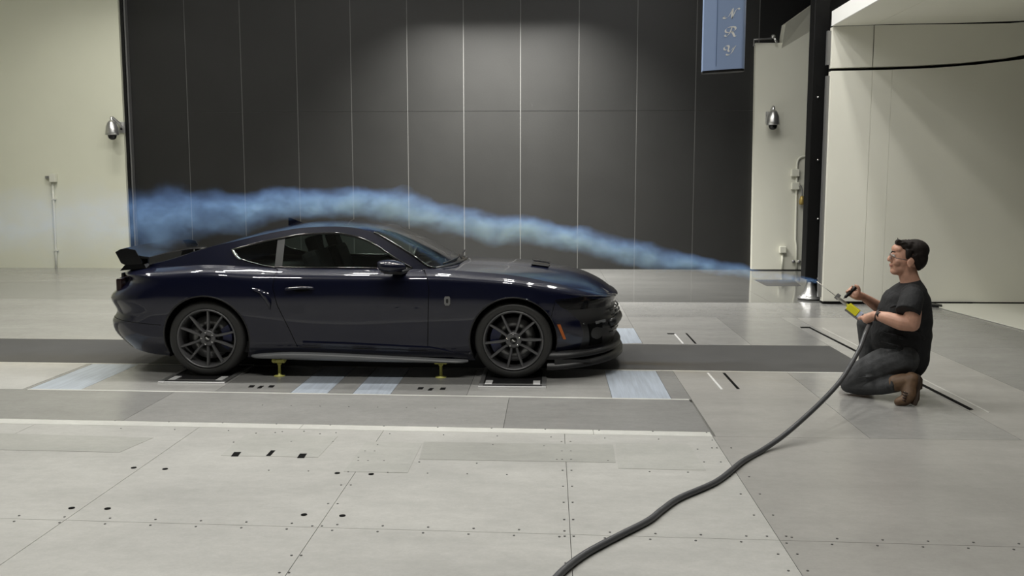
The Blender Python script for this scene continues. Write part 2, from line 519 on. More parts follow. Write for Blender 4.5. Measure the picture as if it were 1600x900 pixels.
def bolt(px, py, r=0.0085):
    c = ground(px, py); r *= .72
    bolts.lathe([(0.0, 0.0), (r, 0.0), (r, 0.0022), (0.0, 0.0022)], (c.x, c.y, 0), seg=8)
for k in range(23):
    x = 30 + k * 71
    y = 810 + x * 45 / 1600
    bolt(x, y - 5); bolt(x - 8, y + 4)
for y in (690, 705, 718, 735, 760, 785, 812, 838, 880):
    xb = 884 + (y - 677) * 7.5 / 223
    bolt(xb - 7, y); bolt(xb + 7, y)
for y in (700, 722, 745, 772, 805, 838, 866, 892):
    xc = 1107 + (y - 667) * .622
    bolt(xc - 15, y); bolt(xc + 15, y)
for y in (705, 720, 758, 787, 822, 868, 895):
    xa = 595 - (y - 680) * .7045
    bolt(xa - 7, y); bolt(xa + 8, y)
for k in range(12):
    x = 180 + k * 84
    y = 657 + x * 22 / 1110
    bolt(x, y - 3); bolt(x + 9, y + 9, .007)
for k in range(7):
    bolt(410 + k * 45, 633 + k * .8, .007); bolt(420 + k * 62, 735 + k * 1.1, .007)
for q in ((475, 674), (590, 695), (600, 720), (655, 722), (745, 724), (770, 695), (850, 697), (870, 718), (560, 715), (950, 720), (455, 690), (500, 678), (430, 676), (400, 677), (365, 691), (520, 690),
          (1090, 702), (1120, 700), (1140, 745), (1075, 738), (1015, 737), (1100, 722)): bolt(q[0], q[1], .008)
tag(bolts.build('floor_bolts', mat('bolt_grey', (.06, .06, .055), .5), floor), kind='stuff')

# ---------------------------------------------------------------- wheel pads
def wheel_pad(quad, label):
    p = [ground(*q) for q in quad]
    c = sum(p, Vector((0, 0, 0))) / 4
    t = thing('wheel_pad', (c.x, c.y, 0), label, 'wheel pad', 'roller pads under the car wheels')
    x0, x1 = min(p[0].x, p[3].x), max(p[1].x, p[2].x)
    y0, y1 = p[0].y, p[0].y + 0.80
    w = 0.035
    MB().box(((x0 + x1) / 2, (y0 + y1) / 2, 0.004), (x1 - x0 - 2 * w, y1 - y0 - 2 * w, 0.004)).build('roller_belt', M['satin'], t)
    MB().box(((x0 + x1) / 2, y0 + .012, 0.006), (x1 - x0, 0.024, 0.012)).build('near_rail', M['bright'], t)
    MB().box(((x0 + x1) / 2, y1 - .012, 0.006), (x1 - x0, 0.024, 0.012)).build('far_rail', M['bright'], t)
    MB().box((x0 + w / 2, (y0 + y1) / 2, 0.006), (w, y1 - y0 - .05, 0.012)).build('side_rail', M['greymetal'], t)
    MB().box((x1 - w / 2, (y0 + y1) / 2, 0.006), (w, y1 - y0 - .05, 0.012)).build('side_rail', M['greymetal'], t)
    MB().box(((x0 + x1) / 2, y0 + .115, 0.006), (x1 - x0 - 2 * w, 0.05, 0.006)).build('cross_bar', M['greymetal'], t)
    for sx in (x0 + w + .045, x1 - w - .045):
        MB().box((sx, y0 + .175, 0.008), (0.06, 0.15, 0.010)).build('guide_plate', M['bright'], t)
    return t
wheel_pad([(249, 599), (349, 600.5), (366, 586), (272, 586)], 'metal framed roller pad under the rear wheel of the car')
wheel_pad([(747, 606), (853, 607.5), (850, 590), (762, 590)], 'metal framed roller pad under the front wheel of the car')

# ---------------------------------------------------------------- back wall
YW = 18.45
wb = MB().box((-0.5, YW + .158, CEIL / 2), (30, 0.3, CEIL)).build('wall_back', M['seam'])
struct(wb, 'tall black panelled wall behind the car')
seam_px = [214, 302, 386, 471, 554, 640, 726, 813, 902, 991, 1081, 1176]
sx = [at(p, 400, YW).x for p in seam_px]
zs = [0.0, at(700, 174, YW).z, 6.05, CEIL]
for i in range(len(sx) - 1):
    for j in range(3):
        g = 0.009
        MB().box(((sx[i] + sx[i + 1]) / 2, YW + .05, (zs[j] + zs[j + 1]) / 2), (sx[i + 1] - sx[i] - 2 * g, 0.1, zs[j + 1] - zs[j] - (.008 if j else .008))).build('wall_panel', M['black_panel'], wb)
# black wall right of the last seam, behind the recess, up to the corner
for a, b in ((sx[-1], sx[-1] + 1.3), (sx[-1] + 1.3, sx[-1] + 3.0), (sx[-1] + 3.0, 14.4)):
    for j in range(3):
        MB().box(((a + b) / 2, YW + .05, (zs[j] + zs[j + 1]) / 2), (b - a - .02, 0.1, zs[j + 1] - zs[j] - .01)).build('wall_panel', M['black'], wb)
# cream wall on the left
xl = sx[0]
wl = MB().box(((-14.5 + xl - .06) / 2, YW - .10, CEIL / 2), (xl - .06 + 14.5, 0.2, CEIL)).build('wall_left_cream', M['white_wall'])
struct(wl, 'cream painted wall beside the black panels')
t1 = MB().box((xl - .025, YW - .06, CEIL / 2), (0.05, 0.16, CEIL)).build('trim_1', M['black']); struct(t1, 'black vertical channel at the edge of the cream wall')
t2 = MB().box((xl + .022, YW - .04, CEIL / 2), (0.03, 0.14, CEIL)).build('trim_2', M['greymetal']); struct(t2, 'thin grey metal strip beside the black channel')
# right recess wall
def face_wall(pix, Y, d, name, m, parent=None):
    return MB().prism([at(px, py, Y) for px, py in pix], (0, d, 0)).build(name, M[m], parent)
rw = face_wall([(1174.5, 421), (1181, 67), (1222, 67), (1222, 58), (1275, 24), (1275, 421)], YW - .15, .14, 'wall_right_recess', 'white_wall2')
struct(rw, 'narrow off white wall with stepped top beside the black panels')
# projecting, sloping head of that wall
yh = YW - .15
hp = [at(1221, 76, yh), at(1274, 44, yh), at(1274, 4, yh - .02), at(1221, 42, yh - .02)]
o = MB().prism([hp[0], hp[1], hp[2] + Vector((0, -.32, 0)), hp[3] + Vector((0, -.32, 0))], (0, .3, 0.02)).build('wall_head', M['white_wall2'], rw)
# thin railing bracket above the step
rb = thing('corner_rail', at(1182, 67, yh - .1), 'thin grey bracket rail above the stepped white wall', 'rail')
MB().tube([at(1178, 72, yh - .1), at(1178, 62, yh - .1), at(1206, 60, yh - .1)], .018, 8).build('rail_bar', M['greymetal'], rb)
MB().tube([at(1209, 58, yh - .1), at(1214, 67, yh - .1)], .022, 8).build('rail_post', M['silver'], rb)
MB().ball(at(1208, 57, yh - .1), .04).build('rail_knob', M['silver'], rb)

# other walls and ceiling
struct(MB().box((0, 6.7, CEIL + .1), (30, 23.8, 0.2)).build('ceiling', M['ceiling']), 'dark hall ceiling')
struct(MB().box((-14.8, 6.7, CEIL / 2), (0.3, 23.8, CEIL)).build('wall_left', M['white_wall']), 'end wall of the hall beyond the picture on the left')
struct(MB().box((14.8, 6.7, CEIL / 2), (0.3, 23.8, CEIL)).build('wall_right', M['black']), 'end wall of the hall behind the nozzle')
struct(MB().box((0, -5.2, CEIL / 2), (30, 0.3, CEIL)).build('wall_front', M['greywall']), 'wall of the hall behind the viewer')

# ---------------------------------------------------------------- nozzle
YN = 13.18
nz = thing('wind_nozzle', (at(1285, 475, YN).x, YN, 0), 'large cream walled wind tunnel nozzle at the right edge', 'nozzle')
xn0 = at(1285, 475, YN).x
def zat(px, py): return at(px, py, YN).z
def xat(px): return at(px, 250, YN).x
XEND = 10.5
top_line = [(xn0, zat(1290, 41)), (xat(1400), zat(1400, 37.5)), (xat(1480), zat(1480, 36)), (xat(1600), zat(1600, 31.5)), (8.5, 4.35), (XEND, 4.9)]
mid_line = [(xn0, zat(1290, 108.5)), (xat(1400), zat(1400, 106)), (xat(1480), zat(1480, 102)), (xat(1540), zat(1540, 96)), (xat(1600), zat(1600, 88)), (8.5, 4.1), (XEND, 4.75)]
def zl(L, x): return lerp(L, x)
def xsr(a, b, n=10): return [a + (b - a) * k / n for k in range(n + 1)]
def wallpiece(xa, xb, lo, hi, name, y=YN, th=.12):
    xs = xsr(xa, xb)
    poly = [(x, y, lo(x)) for x in xs] + [(x, y, hi(x)) for x in reversed(xs)]
    return MB().prism(poly, (0, th, 0)).build(name, M['nozzle'], nz)
base_z = lambda x: 0.035
xm1, xm2 = xat(1357.5), xat(1388)
wallpiece(xn0, xm1 - .004, base_z, lambda x: zl(mid_line, x) - .022, 'wall_panel')
wallpiece(xm1, xm2 - .003, base_z, lambda x: zl(mid_line, x) - .022, 'wall_panel')
wallpiece(xm2, XEND, base_z, lambda x: zl(mid_line, x) - .022, 'wall_panel')
wallpiece(xn0, xm1 - .010, lambda x: zl(mid_line, x) + .022, lambda x: zl(top_line, x) - .006 - .02 * min(1, max(0, (x - xn0 - .9) / 1.5)), 'band_panel')
wallpiece(xm1 + .004, XEND, lambda x: zl(mid_line, x) + .022, lambda x: zl(top_line, x) - .006 - .02 * min(1, max(0, (x - xn0 - .9) / 1.5)), 'band_panel')
MB().prism([(xn0 + .02, YN + .14, 0), (XEND, YN + .14, 0), (XEND, YN + .14, 4.8), (xn0 + .02, YN + .14, 4.0)], (0, .08, 0)).build('backing', M['black'], nz)
MB().box(((xn0 + 6) / 2, YN + .02, .018), (6 - xn0, .10, .036)).build('foot_gap', M['blackgap'], nz)
# edge trims, in three lengths
for (pa, pb, w) in ((41, 106, .05), (112, 475, .045)):
    za, zb = zat(1287, pa), zat(1287, pb)
    if zb < .04: zb = .04
    MB().box((xn0 - w / 2 - .002, YN + .09, (za + zb) / 2), (w, .06, abs(za - zb) - .1)).build('edge_trim', M['greymetal'], nz)
# roof: lip face and sloping underside in three plates
zt = lambda x: zl(top_line, x)
ynear = 4.9
for xa, xb in ((xn0, xm1 + .0), (xm1 + .006, xm1 + 2.6), (xm1 + 2.606, XEND)):
    xs = xsr(xa, xb, 8)
    poly = [(x, YN, zt(x)) for x in xs] + [(x, YN, zt(x) + .16) for x in reversed(xs)]
    MB().prism(poly, (0, ynear - YN, 0)).build('roof_plate', M['nozzle'], nz)
MB().box((xn0 - .012, (YN + ynear) / 2, zt(xn0) + .10), (.022, YN - ynear, .2)).build('roof_lip', M['white'], nz)
# sloping floor inside the nozzle mouth, beyond the hall floor
nf = [ground(1478, 484.5), ground(1600, 516.5)]
dirv = (nf[1] - nf[0]) / (nf[1].y - nf[0].y)
fa = nf[0] + Vector((0, 0, .004)); fb = nf[0] + dirv * (4.9 - nf[0].y) + Vector((0, 0, .004))
MB().prism([fa, fb, Vector((XEND, 4.9, .010)), Vector((XEND, YN - .02, .010)), Vector((fa.x, YN - .02, .006))], (0, 0, .012)).build('mouth_floor', M['nozzle_floor'], nz)

# black column beside the nozzle with its foot
cb = ground(1270, 470)
bc = thing('black_post', (cb.x, cb.y, 0), 'tall black sliding door post on a round silver foot beside the nozzle', 'post')
xa_, xb_ = at(1264, 300, cb.y).x, at(1288, 300, cb.y).x
MB().box(((xa_ + xb_) / 2, cb.y + .16, (CEIL + .30) / 2), (xb_ - xa_, .24, CEIL - .32)).build('post_body', M['black'], bc, bevel=.01)
for py in (152, 250, 342, 435):
    c = at(1278, py, cb.y + .035)
    MB().lathe([(0, 0), (.014, 0), (.014, -.012), (0, -.012)], c, 'Y', 10).build('screw', M['silver'], bc)
fx = (at(1253, 465, cb.y).x + at(1287, 465, cb.y).x) / 2
MB().lathe([(0, .0), (.165, .0), (.17, .025), (.155, .05), (.13, .055), (.125, .09), (.085, .13), (.075, .20), (.055, .24), (.05, .31), (0, .31)], (fx, cb.y + .16, 0), seg=36).build('foot', M['silver'], bc)
MB().lathe([(.168, .012), (.18, .016), (.18, .03), (.168, .034)], (fx, cb.y + .16, 0), seg=36).build('foot_ring', M['greymetal'], bc)
# black curtain wall above the recess behind the post, at the far right
bw = MB().box(((xb_ + 9) / 2 , YN + .9, CEIL / 2), (9 - xb_, .1, CEIL)).build('wall_behind_nozzle', M['black'])
struct(bw, 'black wall behind and above the nozzle')

# ---------------------------------------------------------------- blue strut with letters
YS = 9.0
s0, s1 = at(1097, 105, YS), at(1163, 105, YS)
strut = thing('overhead_strut', ((s0.x + s1.x) / 2, YS, at(1130, 108, YS).z), 'pale blue streamlined strut with white script letters hanging from the ceiling', 'strut')
zb0 = at(1097, 112, YS).z; zb1 = at(1163, 108, YS).z
Ls = s1.x - s0.x
def airfoil(n=40):
    pts = []
    for k in range(n):
        w = 2 * math.pi * k / n
        cx = .5 + .5 * math.cos(w)
        th = .17 * (1 - (1 - cx) ** 3.0) ** .5 if False else 0
        pts.append((cx, w))
    return pts
prof = []
N_ = 28
for k in range(N_ + 1):
    u = k / N_
    u = (1 - math.cos(math.pi * u)) / 2
    d = 1 - u
    th = .075 * min(1.0, (d / .10) ** .5 if d < .10 else 1.0) * (1 if u > .3 else .55 + .45 * u / .3)
    prof.append((s0.x + u * Ls, th))
ring = [(x, -t) for x, t in prof] + [(x, t) for x, t in reversed(prof)]
vs = [(x, YS + y, zb0 + (zb1 - zb0) * (x - s0.x) / Ls) for x, y in ring] + [(x, YS + y, CEIL - .02) for x, y in ring]
n = len(ring)
mb = MB()
mb.add(vs, [(i, (i + 1) % n, n + (i + 1) % n, n + i) for i in range(n)], True)
mb.add(vs[:n], [tuple(range(n - 1, -1, -1))])
mb.build('strut_body', M['strut_blue'], strut)
xg = at(1120, 60, YS - .08).x
MB().box((xg, YS - .0745, (zb0 + CEIL) / 2 + .01), (.006, .004, CEIL - zb0 - .06)).build('panel_seam', mat('strut_seam', (.10, .16, .30), .5), strut)
mb = MB()
mb.add([(x, YS + y * .98, z_ - .001) for (x, y), z_ in zip(ring, [v[2] for v in vs[:n]])] + [(x, YS + y * .98, z_ - .022) for (x, y), z_ in zip(ring, [v[2] for v in vs[:n]])],
       [(i, (i + 1) % n, n + (i + 1) % n, n + i)[::-1] for i in range(n)] + [tuple(range(2 * n - 1, n - 1, -1))])
mb.build('end_cap', M['black'], strut)
def glyph(strokes, name):
    mb = MB()
    for st in strokes:
        pts = catmull([at(1080 + x / 6.667, y / 6.667, YS - .0765) for x, y, w in st], 6)
        ws = []
        for i in range(len(st) - 1):
            for k in range(6): ws.append(st[i][2] + (st[i + 1][2] - st[i][2]) * k / 6)
        ws.append(st[-1][2])
        rows_a, rows_b = [], []
        nib = Vector((.80, 0, .60))
        for p, w in zip(pts, ws):
            rows_a.append(p + nib * w * .0021 + Vector((0, -.003, 0))); rows_b.append(p - nib * w * .0021 + Vector((0, -.003, 0)))
        q = []
        for i in range(len(pts) - 1):
            a, b, c, d = rows_a[i], rows_a[i + 1], rows_b[i + 1], rows_b[i]
            mb.add([a, b, c, d], [(0, 1, 2, 3)])
    return mb.build(name, M['white'], strut)
glyph([[(352, 172, 4), (336, 178, 5), (340, 190, 5), (362, 190, 4), (388, 172, 3.5), (412, 135, 3.5), (434, 88, 4)],
       [(434, 88, 5), (430, 120, 6), (426, 155, 6), (424, 192, 4)],
       [(424, 192, 3), (440, 158, 3.5), (458, 118, 3.5), (475, 94, 4), (494, 88, 5), (504, 98, 4)]], 'letter_n')
glyph([[(424, 285, 4), (414, 315, 5), (396, 352, 5), (372, 378, 4), (352, 376, 4), (352, 362, 4)],
       [(392, 340, 3), (362, 336, 4), (358, 312, 4), (384, 288, 4), (424, 280, 4.5), (456, 284, 5), (462, 304, 5), (446, 324, 4.5), (414, 332, 3)],
       [(420, 332, 3), (436, 348, 5), (446, 372, 5), (460, 380, 4), (472, 370, 3)]], 'letter_r')
glyph([[(366, 522, 3), (346, 518, 4), (342, 498, 4), (362, 480, 4), (386, 478, 4.5), (392, 498, 5), (384, 524, 4.5), (396, 536, 4), (418, 522, 3.5), (442, 492, 4), (466, 476, 4)],
       [(466, 476, 3.5), (446, 502, 4.5), (426, 540, 5), (402, 568, 4.5), (374, 574, 4), (366, 564, 4), (380, 552, 3)]], 'letter_y')

# ---------------------------------------------------------------- dome cameras, sensor, conduits
def dome_camera(px, py, Yw, side, label):
    """px,py centre of the housing; side: where the wall plate sits"""
    Y = Yw - .24
    c = at(px, py, Y)
    t = thing('dome_camera', (c.x, Yw, c.z), label, 'security camera', 'silver dome cameras on the walls')
    MB().lathe([(0, .19), (.045, .185), (.085, .14), (.115, .06), (.125, -.05), (.128, -.10), (.10, -.105), (0, -.105)], c, seg=28).build('housing', M['silver'], t)
    MB().lathe([(.085, -.10), (.082, -.13), (.07, -.165), (.04, -.19), (0, -.195)], c, seg=24).build('dome', M['lens_dark'], t)
    pc = Vector((c.x + side * .10, Yw - .02, c.z + .06))
    MB().box(pc, (.13, .04, .22)).build('wall_plate', M['silver'], t, bevel=.008)
    MB().tube(catmull([pc, pc + Vector((-side * .03, -.12, .10)), c + Vector((0, 0.02, .24)), c + Vector((0, 0, .17))], 6), .03, 10).build('arm', M['silver'], t)
    MB().lathe([(0, 0), (.02, 0), (.02, -.03), (0, -.03)], pc + Vector((0, -.02, -.03)), 'Y', 10).build('cable_gland', M['black'], t)
    return t
dome_camera(175, 203, YW - .20, 1, 'silver dome camera on the cream wall left of the black panels')
dome_camera(1208, 187, YW - .15, -.3, 'silver dome camera on the narrow white wall right of the black panels')

Yl = YW - .20
t = thing('wall_sensor', at(81, 420, Yl), 'small cream sensor box with a conduit running down to the floor', 'sensor')
c = at(83, 278, Yl - .07)
MB().box(c, (.12, .10, .17)).build('box', M['cream'], t, bevel=.01)
MB().box(at(76, 277, Yl - .03), (.12, .05, .05)).build('bracket', M['greymetal'], t)
MB().tube([at(82, 285, Yl - .03), at(84, 320, Yl - .025), at(87.5, 395, Yl - .025), at(88, 419.5, Yl - .025)], .022, 10).build('conduit', M['cream'], t)
for py, px in ((311, 84), (391, 88)):
    MB().box(at(px, py, Yl - .03), (.085, .05, .03)).build('clamp', M['cream'], t)

Yr = YW - .15
t = thing('junction_conduit', at(1244, 420, Yr), 'off white conduit with two junction boxes and a bend at the top', 'conduit')
dd = Yr - .03
MB().tube(catmull([at(1264, 244, dd), at(1254, 244.5, dd), at(1247.5, 249, dd), at(1245.5, 257, dd), at(1245, 268, dd)], 5), .022, 10).build('pipe_bend', M['cream'], t)
MB().tube([at(1245, 268, dd), at(1244.5, 300, dd), at(1243, 375, dd), at(1244.5, 384, dd), at(1244.5, 420.5, dd)], .022, 10).build('pipe', M['cream'], t)
for py in (270, 290.5):
    MB().box(at(1242.5, py, dd - .02), (.15, .09, .14)).build('junction_box', M['cream'], t, bevel=.01)
MB().box(at(1243.5, 408, dd), (.15, .05, .05)).build('clamp', M['cream'], t)
for sx_ in (1239.5, 1248.5):
    MB().lathe([(0, 0), (.03, 0), (.03, -.03), (0, -.03)], at(sx_, 408.5, dd - .02), 'Y', 12).build('clamp_screw', M['greymetal'], t)
t2_ = thing('hanging_plug', at(1253, 310, dd), 'brass coloured plug hanging on a short cable from the junction box', 'plug')
MB().tube(catmull([at(1248, 290, dd - .06), at(1252, 292, dd - .07), at(1253.5, 300, dd - .06), at(1253, 307, dd - .05)], 6), .013, 8).build('cable', M['greymetal'], t2_)
MB().lathe([(0, .09), (.03, .08), (.045, .03), (.06, -.03), (.05, -.08), (0, -.09)], at(1253, 313, dd - .06), seg=16).build('plug_body', M['brass'], t2_)
t3_ = thing('outlet_box', at(1223, 420, Yr), 'small off white outlet box on a short conduit near the floor', 'outlet')
MB().box(at(1223, 390, dd - .02), (.13, .09, .13)).build('box', M['cream'], t3_, bevel=.012)
MB().tube([at(1222.5, 395, dd), at(1222.5, 420.5, dd)], .02, 10).build('conduit', M['cream'], t3_)

# ---------------------------------------------------------------- ceiling luminaires
def luminaire(x, y, k, first):
    t = thing('ceiling_light', (x, y, CEIL), 'rectangular ceiling floodlight above the test hall', 'lamp', 'ceiling floodlights')
    w, d, h = .46, .30, .20
    z = CEIL - h / 2
    m = MB()
    m.box((x - w / 2, y, z), (.02, d, h)).box((x + w / 2, y, z), (.02, d, h)).box((x, y - d / 2, z), (w, .02, h)).box((x, y + d / 2, z), (w, .02, h)).box((x, y, CEIL - .01), (w, d, .02))
    m.build('housing', M['lamp'], t)
    L = bpy.data.lights.new('lamp', 'AREA')
    L.shape = 'RECTANGLE'; L.size = w - .06; L.size_y = d - .06
    L.energy = LAMP_POWER * k; L.color = LAMP_COLOR; L.spread = math.radians(170)
    lo = bpy.data.objects.new('lamp', L); COL.objects.link(lo)
    lo.parent = t; lo.location = (0, 0, -h + .03)
for i, (x, y, k) in enumerate(LAMPS): luminaire(x, y, k, i == 0)
def washer(x, y, z, k, ln, spread):
    t = thing('wall_washer', (x, y, CEIL), 'long wall washing lamp hung before the ' + ('black panels' if x > -5 else 'cream wall'), 'lamp', 'wall washing lamps')
    for s in (-1, 1): MB().tube([(x + s * ln * .4, y, z + .1), (x + s * ln * .4, y, CEIL)], .02, 8).build('stem', M['greymetal'], t)
    m = MB().box((x, y, z + .10), (ln, .24, .02)).box((x, y - .12, z + .03), (ln, .02, .16)).box((x, y + .12, z + .03), (ln, .02, .16)).box((x - ln / 2, y, z + .03), (.02, .24, .16)).box((x + ln / 2, y, z + .03), (.02, .24, .16))
    m.build('housing', M['black'], t)
    L = bpy.data.lights.new('lamp', 'AREA'); L.shape = 'RECTANGLE'; L.size = ln - .1; L.size_y = .16
    L.energy = LAMP_POWER * k; L.color = LAMP_COLOR; L.spread = math.radians(spread)
    lo = bpy.data.objects.new('lamp', L); COL.objects.link(lo); lo.parent = t; lo.location = (0, 0, z - .045 - CEIL)
for w_ in WASHERS: washer(*w_)

# ================================================================== THE CAR
CX, CY = -3.037, 8.80          # rear axle, centre line
car = thing('sports_car', (CX, CY, 0), 'dark navy two door sports coupe with black rear wing parked in the test hall', 'car')
def W(x, y, z): return Vector((CX + x, CY + y, z))     # car coordinates; y < 0 is the near side

WB, WR, AR = 2.72, 0.342, 0.385
ZL = [  # height of the body feature lines along the car
 [(-1.05, .29), (-.85, .25), (-.42, .18), (.4, .165), (2.3, .155), (3.1, .165), (3.7, .175)],
 [(-1.05, .37), (-.4, .31), (.4, .265), (.8, .275), (2.0, .245), (2.3, .25), (3.1, .28), (3.7, .30)],
 [(-1.05, .46), (0, .45), (1.0, .42), (2.3, .41), (3.1, .42), (3.7, .42)],
 [(-1.05, .555), (0, .58), (2.3, .56), (3.1, .53), (3.7, .51)],
 [(-1.05, .69), (0, .72), (1.0, .705), (2.3, .705), (2.8, .69), (3.1, .65), (3.4, .61), (3.7, .585)],
 [(-1.05, .825), (-.5, .835), (0, .855), (.5, .825), (1.5, .842), (2.3, .847), (2.72, .825), (3.1, .745), (3.4, .685), (3.7, .645)],
 [(-1.05, .885), (-.5, .905), (0, .935), (.5, .905), (1.5, .905), (2.0, .907), (2.3, .897), (2.72, .870), (3.1, .795), (3.4, .725), (3.7, .672)],
 [(-1.05, .92), (-.5, .950), (0, .985), (.3, .975), (.6, .962), (1.5, .955), (2.0, .955), (2.3, .940), (2.72, .905), (3.1, .830), (3.4, .755), (3.7, .69)],
]
WL = [.85, .905, .921, .934, .940, .926, .890, .79]
XF = [3.60, 3.665, 3.69, 3.655, 3.66, 3.675, 3.685, 3.665]
XR = [-.95, -1.035, -1.06, -1.01, -1.055, -.895, -.930, -.935]
LF, LR, NF, NR = .88, .62, 2.35, 2.9
gs = lambda x, c, s: math.exp(-((x - c) / s) ** 2)

def width(k, x):
    w = WL[k]
    if 2 <= k <= 6:
        w += (.0, .0, .014, .020, .022, .022, .020)[k] * gs(x, 0.0, .42)
        w += (.0, .0, .010, .014, .016, .014, .010)[k] * gs(x, 2.72, .36)
    if k in (2, 3, 4): w -= (.004, .006, .004)[k - 2] * gs(x, 1.3, .6)
    if k == 7:
        w -= .03 * gs(x, -.6, .5)
        w += .02 * gs(x, 2.6, .4)
    return w

def bodypt(k, u):
    """u in [0,3]: 0..1 tail centre to side, 1..2 side, 2..3 to nose centre"""
    xr, xf = XR[k], XF[k]
    if u < 1:
        a = u * math.pi / 2
        x = xr + LR - LR * math.cos(a) ** (2 / NR)
        f = math.sin(a) ** (2 / NR)
    elif u <= 2:
        x = xr + LR + (xf - LF - xr - LR) * (u - 1); f = 1.0
    else:
        a = (u - 2) * math.pi / 2
        x = xf - LF + LF * math.sin(a) ** (2 / NF)
        f = math.cos(a) ** (2 / NF) if u < 3 else 0.0
    if u <= 0: f = 0.0
    return Vector((x, -width(k, x) * f, lerp(ZL[k], x)))

US = [1 - math.cos(i / 26 * math.pi / 2) for i in range(26)]          # denser toward the centre line
US = [i / 30 for i in range(30)] + [1 + i / 170 for i in range(170)] + [2 + i / 44 for i in range(45)]
NV = 6
cols = []
for u in US:
    ks = [bodypt(k, u) for k in range(8)]
    cols.append(catmull(ks, NV))
rows = [[c[j] for c in cols] for j in range(len(cols[0]))]

def side_bm(rows):
    bm = bmesh.new()
    vv = [[bm.verts.new(p) for p in r] for r in rows]
    for i in range(len(rows) - 1):
        for j in range(len(rows[0]) - 1):
            try: bm.faces.new((vv[i][j], vv[i][j + 1], vv[i + 1][j + 1], vv[i + 1][j]))
            except ValueError: pass
    bmesh.ops.remove_doubles(bm, verts=bm.verts, dist=1e-5)
    return bm

bm = side_bm(rows)
side_bvh = BVHTree.FromBMesh(bm)
def side_y(x, z, off=0.0):
    """near-side surface point at x, z"""
    h = side_bvh.ray_cast(Vector((x, -2.0, z)), Vector((0, 1, 0)))
    if h[0] is None: return Vector((x, -.9, z)), Vector((0, -1, 0))
    nrm = h[1]
    if nrm.y > 0: nrm = -nrm
    return h[0] + nrm * off, nrm

def cut(bm, a, b, box):
    a = Vector((a[0], 0, a[1])); b = Vector((b[0], 0, b[1]))
    nrm = (b - a).cross(Vector((0, 1, 0))).normalized()
    fs = [f for f in bm.faces if box[0] <= f.calc_center_median().x <= box[1] and box[2] <= f.calc_center_median().z <= box[3]]
    ge = set(fs)
    for f in fs:
        ge.update(f.edges); ge.update(f.verts)
    bmesh.ops.bisect_plane(bm, geom=list(ge), plane_co=a, plane_no=nrm, dist=1e-5)

DOOR_F = [(1.925, .96), (1.972, .88), (1.985, .78), (1.962, .20)]
DOOR_R = [(.626, .97), (.612, .80), (.652, .64), (.748, .424), (.83, .20)]
HEAD = [(3.085, .690), (3.33, .712), (3.60, .655), (3.60, .60), (3.40, .607), (3.20, .607), (3.13, .640)]
FASC = [(3.17, .625), (3.30, .50), (3.335, .38), (3.30, .235)]
def inpoly(x, z, P):
    c = False; j = len(P) - 1
    for i in range(len(P)):
        if (P[i][1] > z) != (P[j][1] > z) and x < (P[j][0] - P[i][0]) * (z - P[i][1]) / (P[j][1] - P[i][1]) + P[i][0]: c = not c
        j = i
    return c
def polyx(P, z):
    P = sorted(P, key=lambda q: q[1])
    if z <= P[0][1]: return P[0][0]
    for a, b in zip(P, P[1:]):
        if a[1] <= z <= b[1]: return a[0] + (b[0] - a[0]) * (z - a[1]) / (b[1] - a[1])
    return P[-1][0]
for L in (DOOR_F, DOOR_R):
    for a, b in zip(L, L[1:]): cut(bm, a, b, (min(a[0], b[0]) - .1, max(a[0], b[0]) + .1, b[1] - .03, a[1] + .03))
for i in range(len(HEAD)):
    a, b = HEAD[i], HEAD[(i + 1) % len(HEAD)]
    cut(bm, a, b, (min(a[0], b[0]) - .04, max(a[0], b[0]) + .04, min(a[1], b[1]) - .03, max(a[1], b[1]) + .03))
for a, b in zip(FASC, FASC[1:]): cut(bm, a, b, (min(a[0], b[0]) - .06, max(a[0], b[0]) + .06, b[1] - .02, a[1] + .02))
BUMP_F = [(3.085, .70), (3.05, .56), (3.0, .50)]
cut(bm, BUMP_F[0], BUMP_F[1], (2.9, 3.3, .4, .72))
BUMP_R = [(-.38, .46), (-1.1, .52)]
cut(bm, BUMP_R[0], BUMP_R[1], (-1.1, -.3, .3, .7))
cut(bm, (3.3, .235), (3.7, .235), (3.25, 3.75, .19, .28))
cut(bm, (3.6, .625), (3.7, .625), (3.15, 3.75, .59, .66))
# wheel arches
for xc in (0.0, WB):
    kill = []
    for f in bm.faces:
        if abs(f.calc_center_median().y) > .5 and all(math.hypot(v.co.x - xc, v.co.z - WR) < AR for v in f.verts): kill.append(f)
    bmesh.ops.delete(bm, geom=kill, context='FACES')
    for v in bm.verts:
        d = math.hypot(v.co.x - xc, v.co.z - WR)
        if d < AR and abs(v.co.y) > .5:
            s = AR / d
            v.co.x = xc + (v.co.x - xc) * s; v.co.z = WR + (v.co.z - WR) * s
    for f in list(bm.faces):
        if f.calc_area() < 1e-8: bm.faces.remove(f)

def region(c):
    x, z = c.x, c.z
    if inpoly(x, z, HEAD): return 'headlight'
    if x > polyx(FASC, z) and .235 < z < .625: return 'grille_fascia'
    if x > 3.04 and z < .70 and x > polyx(BUMP_F, z): return 'front_bumper'
    if x > polyx(DOOR_F, z): return 'front_fender'
    if x > polyx(DOOR_R, z): return 'door'
    if x < -.3 and z < BUMP_R[0][1] + (BUMP_R[1][1] - BUMP_R[0][1]) * (x - BUMP_R[0][0]) / (BUMP_R[1][0] - BUMP_R[0][0]): return 'rear_bumper'
    return 'quarter_panel'
PM = {'headlight': 'lampglass', 'grille_fascia': 'satin', 'front_bumper': 'paint', 'front_fender': 'paint', 'door': 'paint', 'rear_bumper': 'paint', 'quarter_panel': 'paint'}
groups = {}
bm.faces.ensure_lookup_table()
for f in bm.faces: groups.setdefault(region(f.calc_center_median()), []).append([v.co.copy() for v in f.verts])
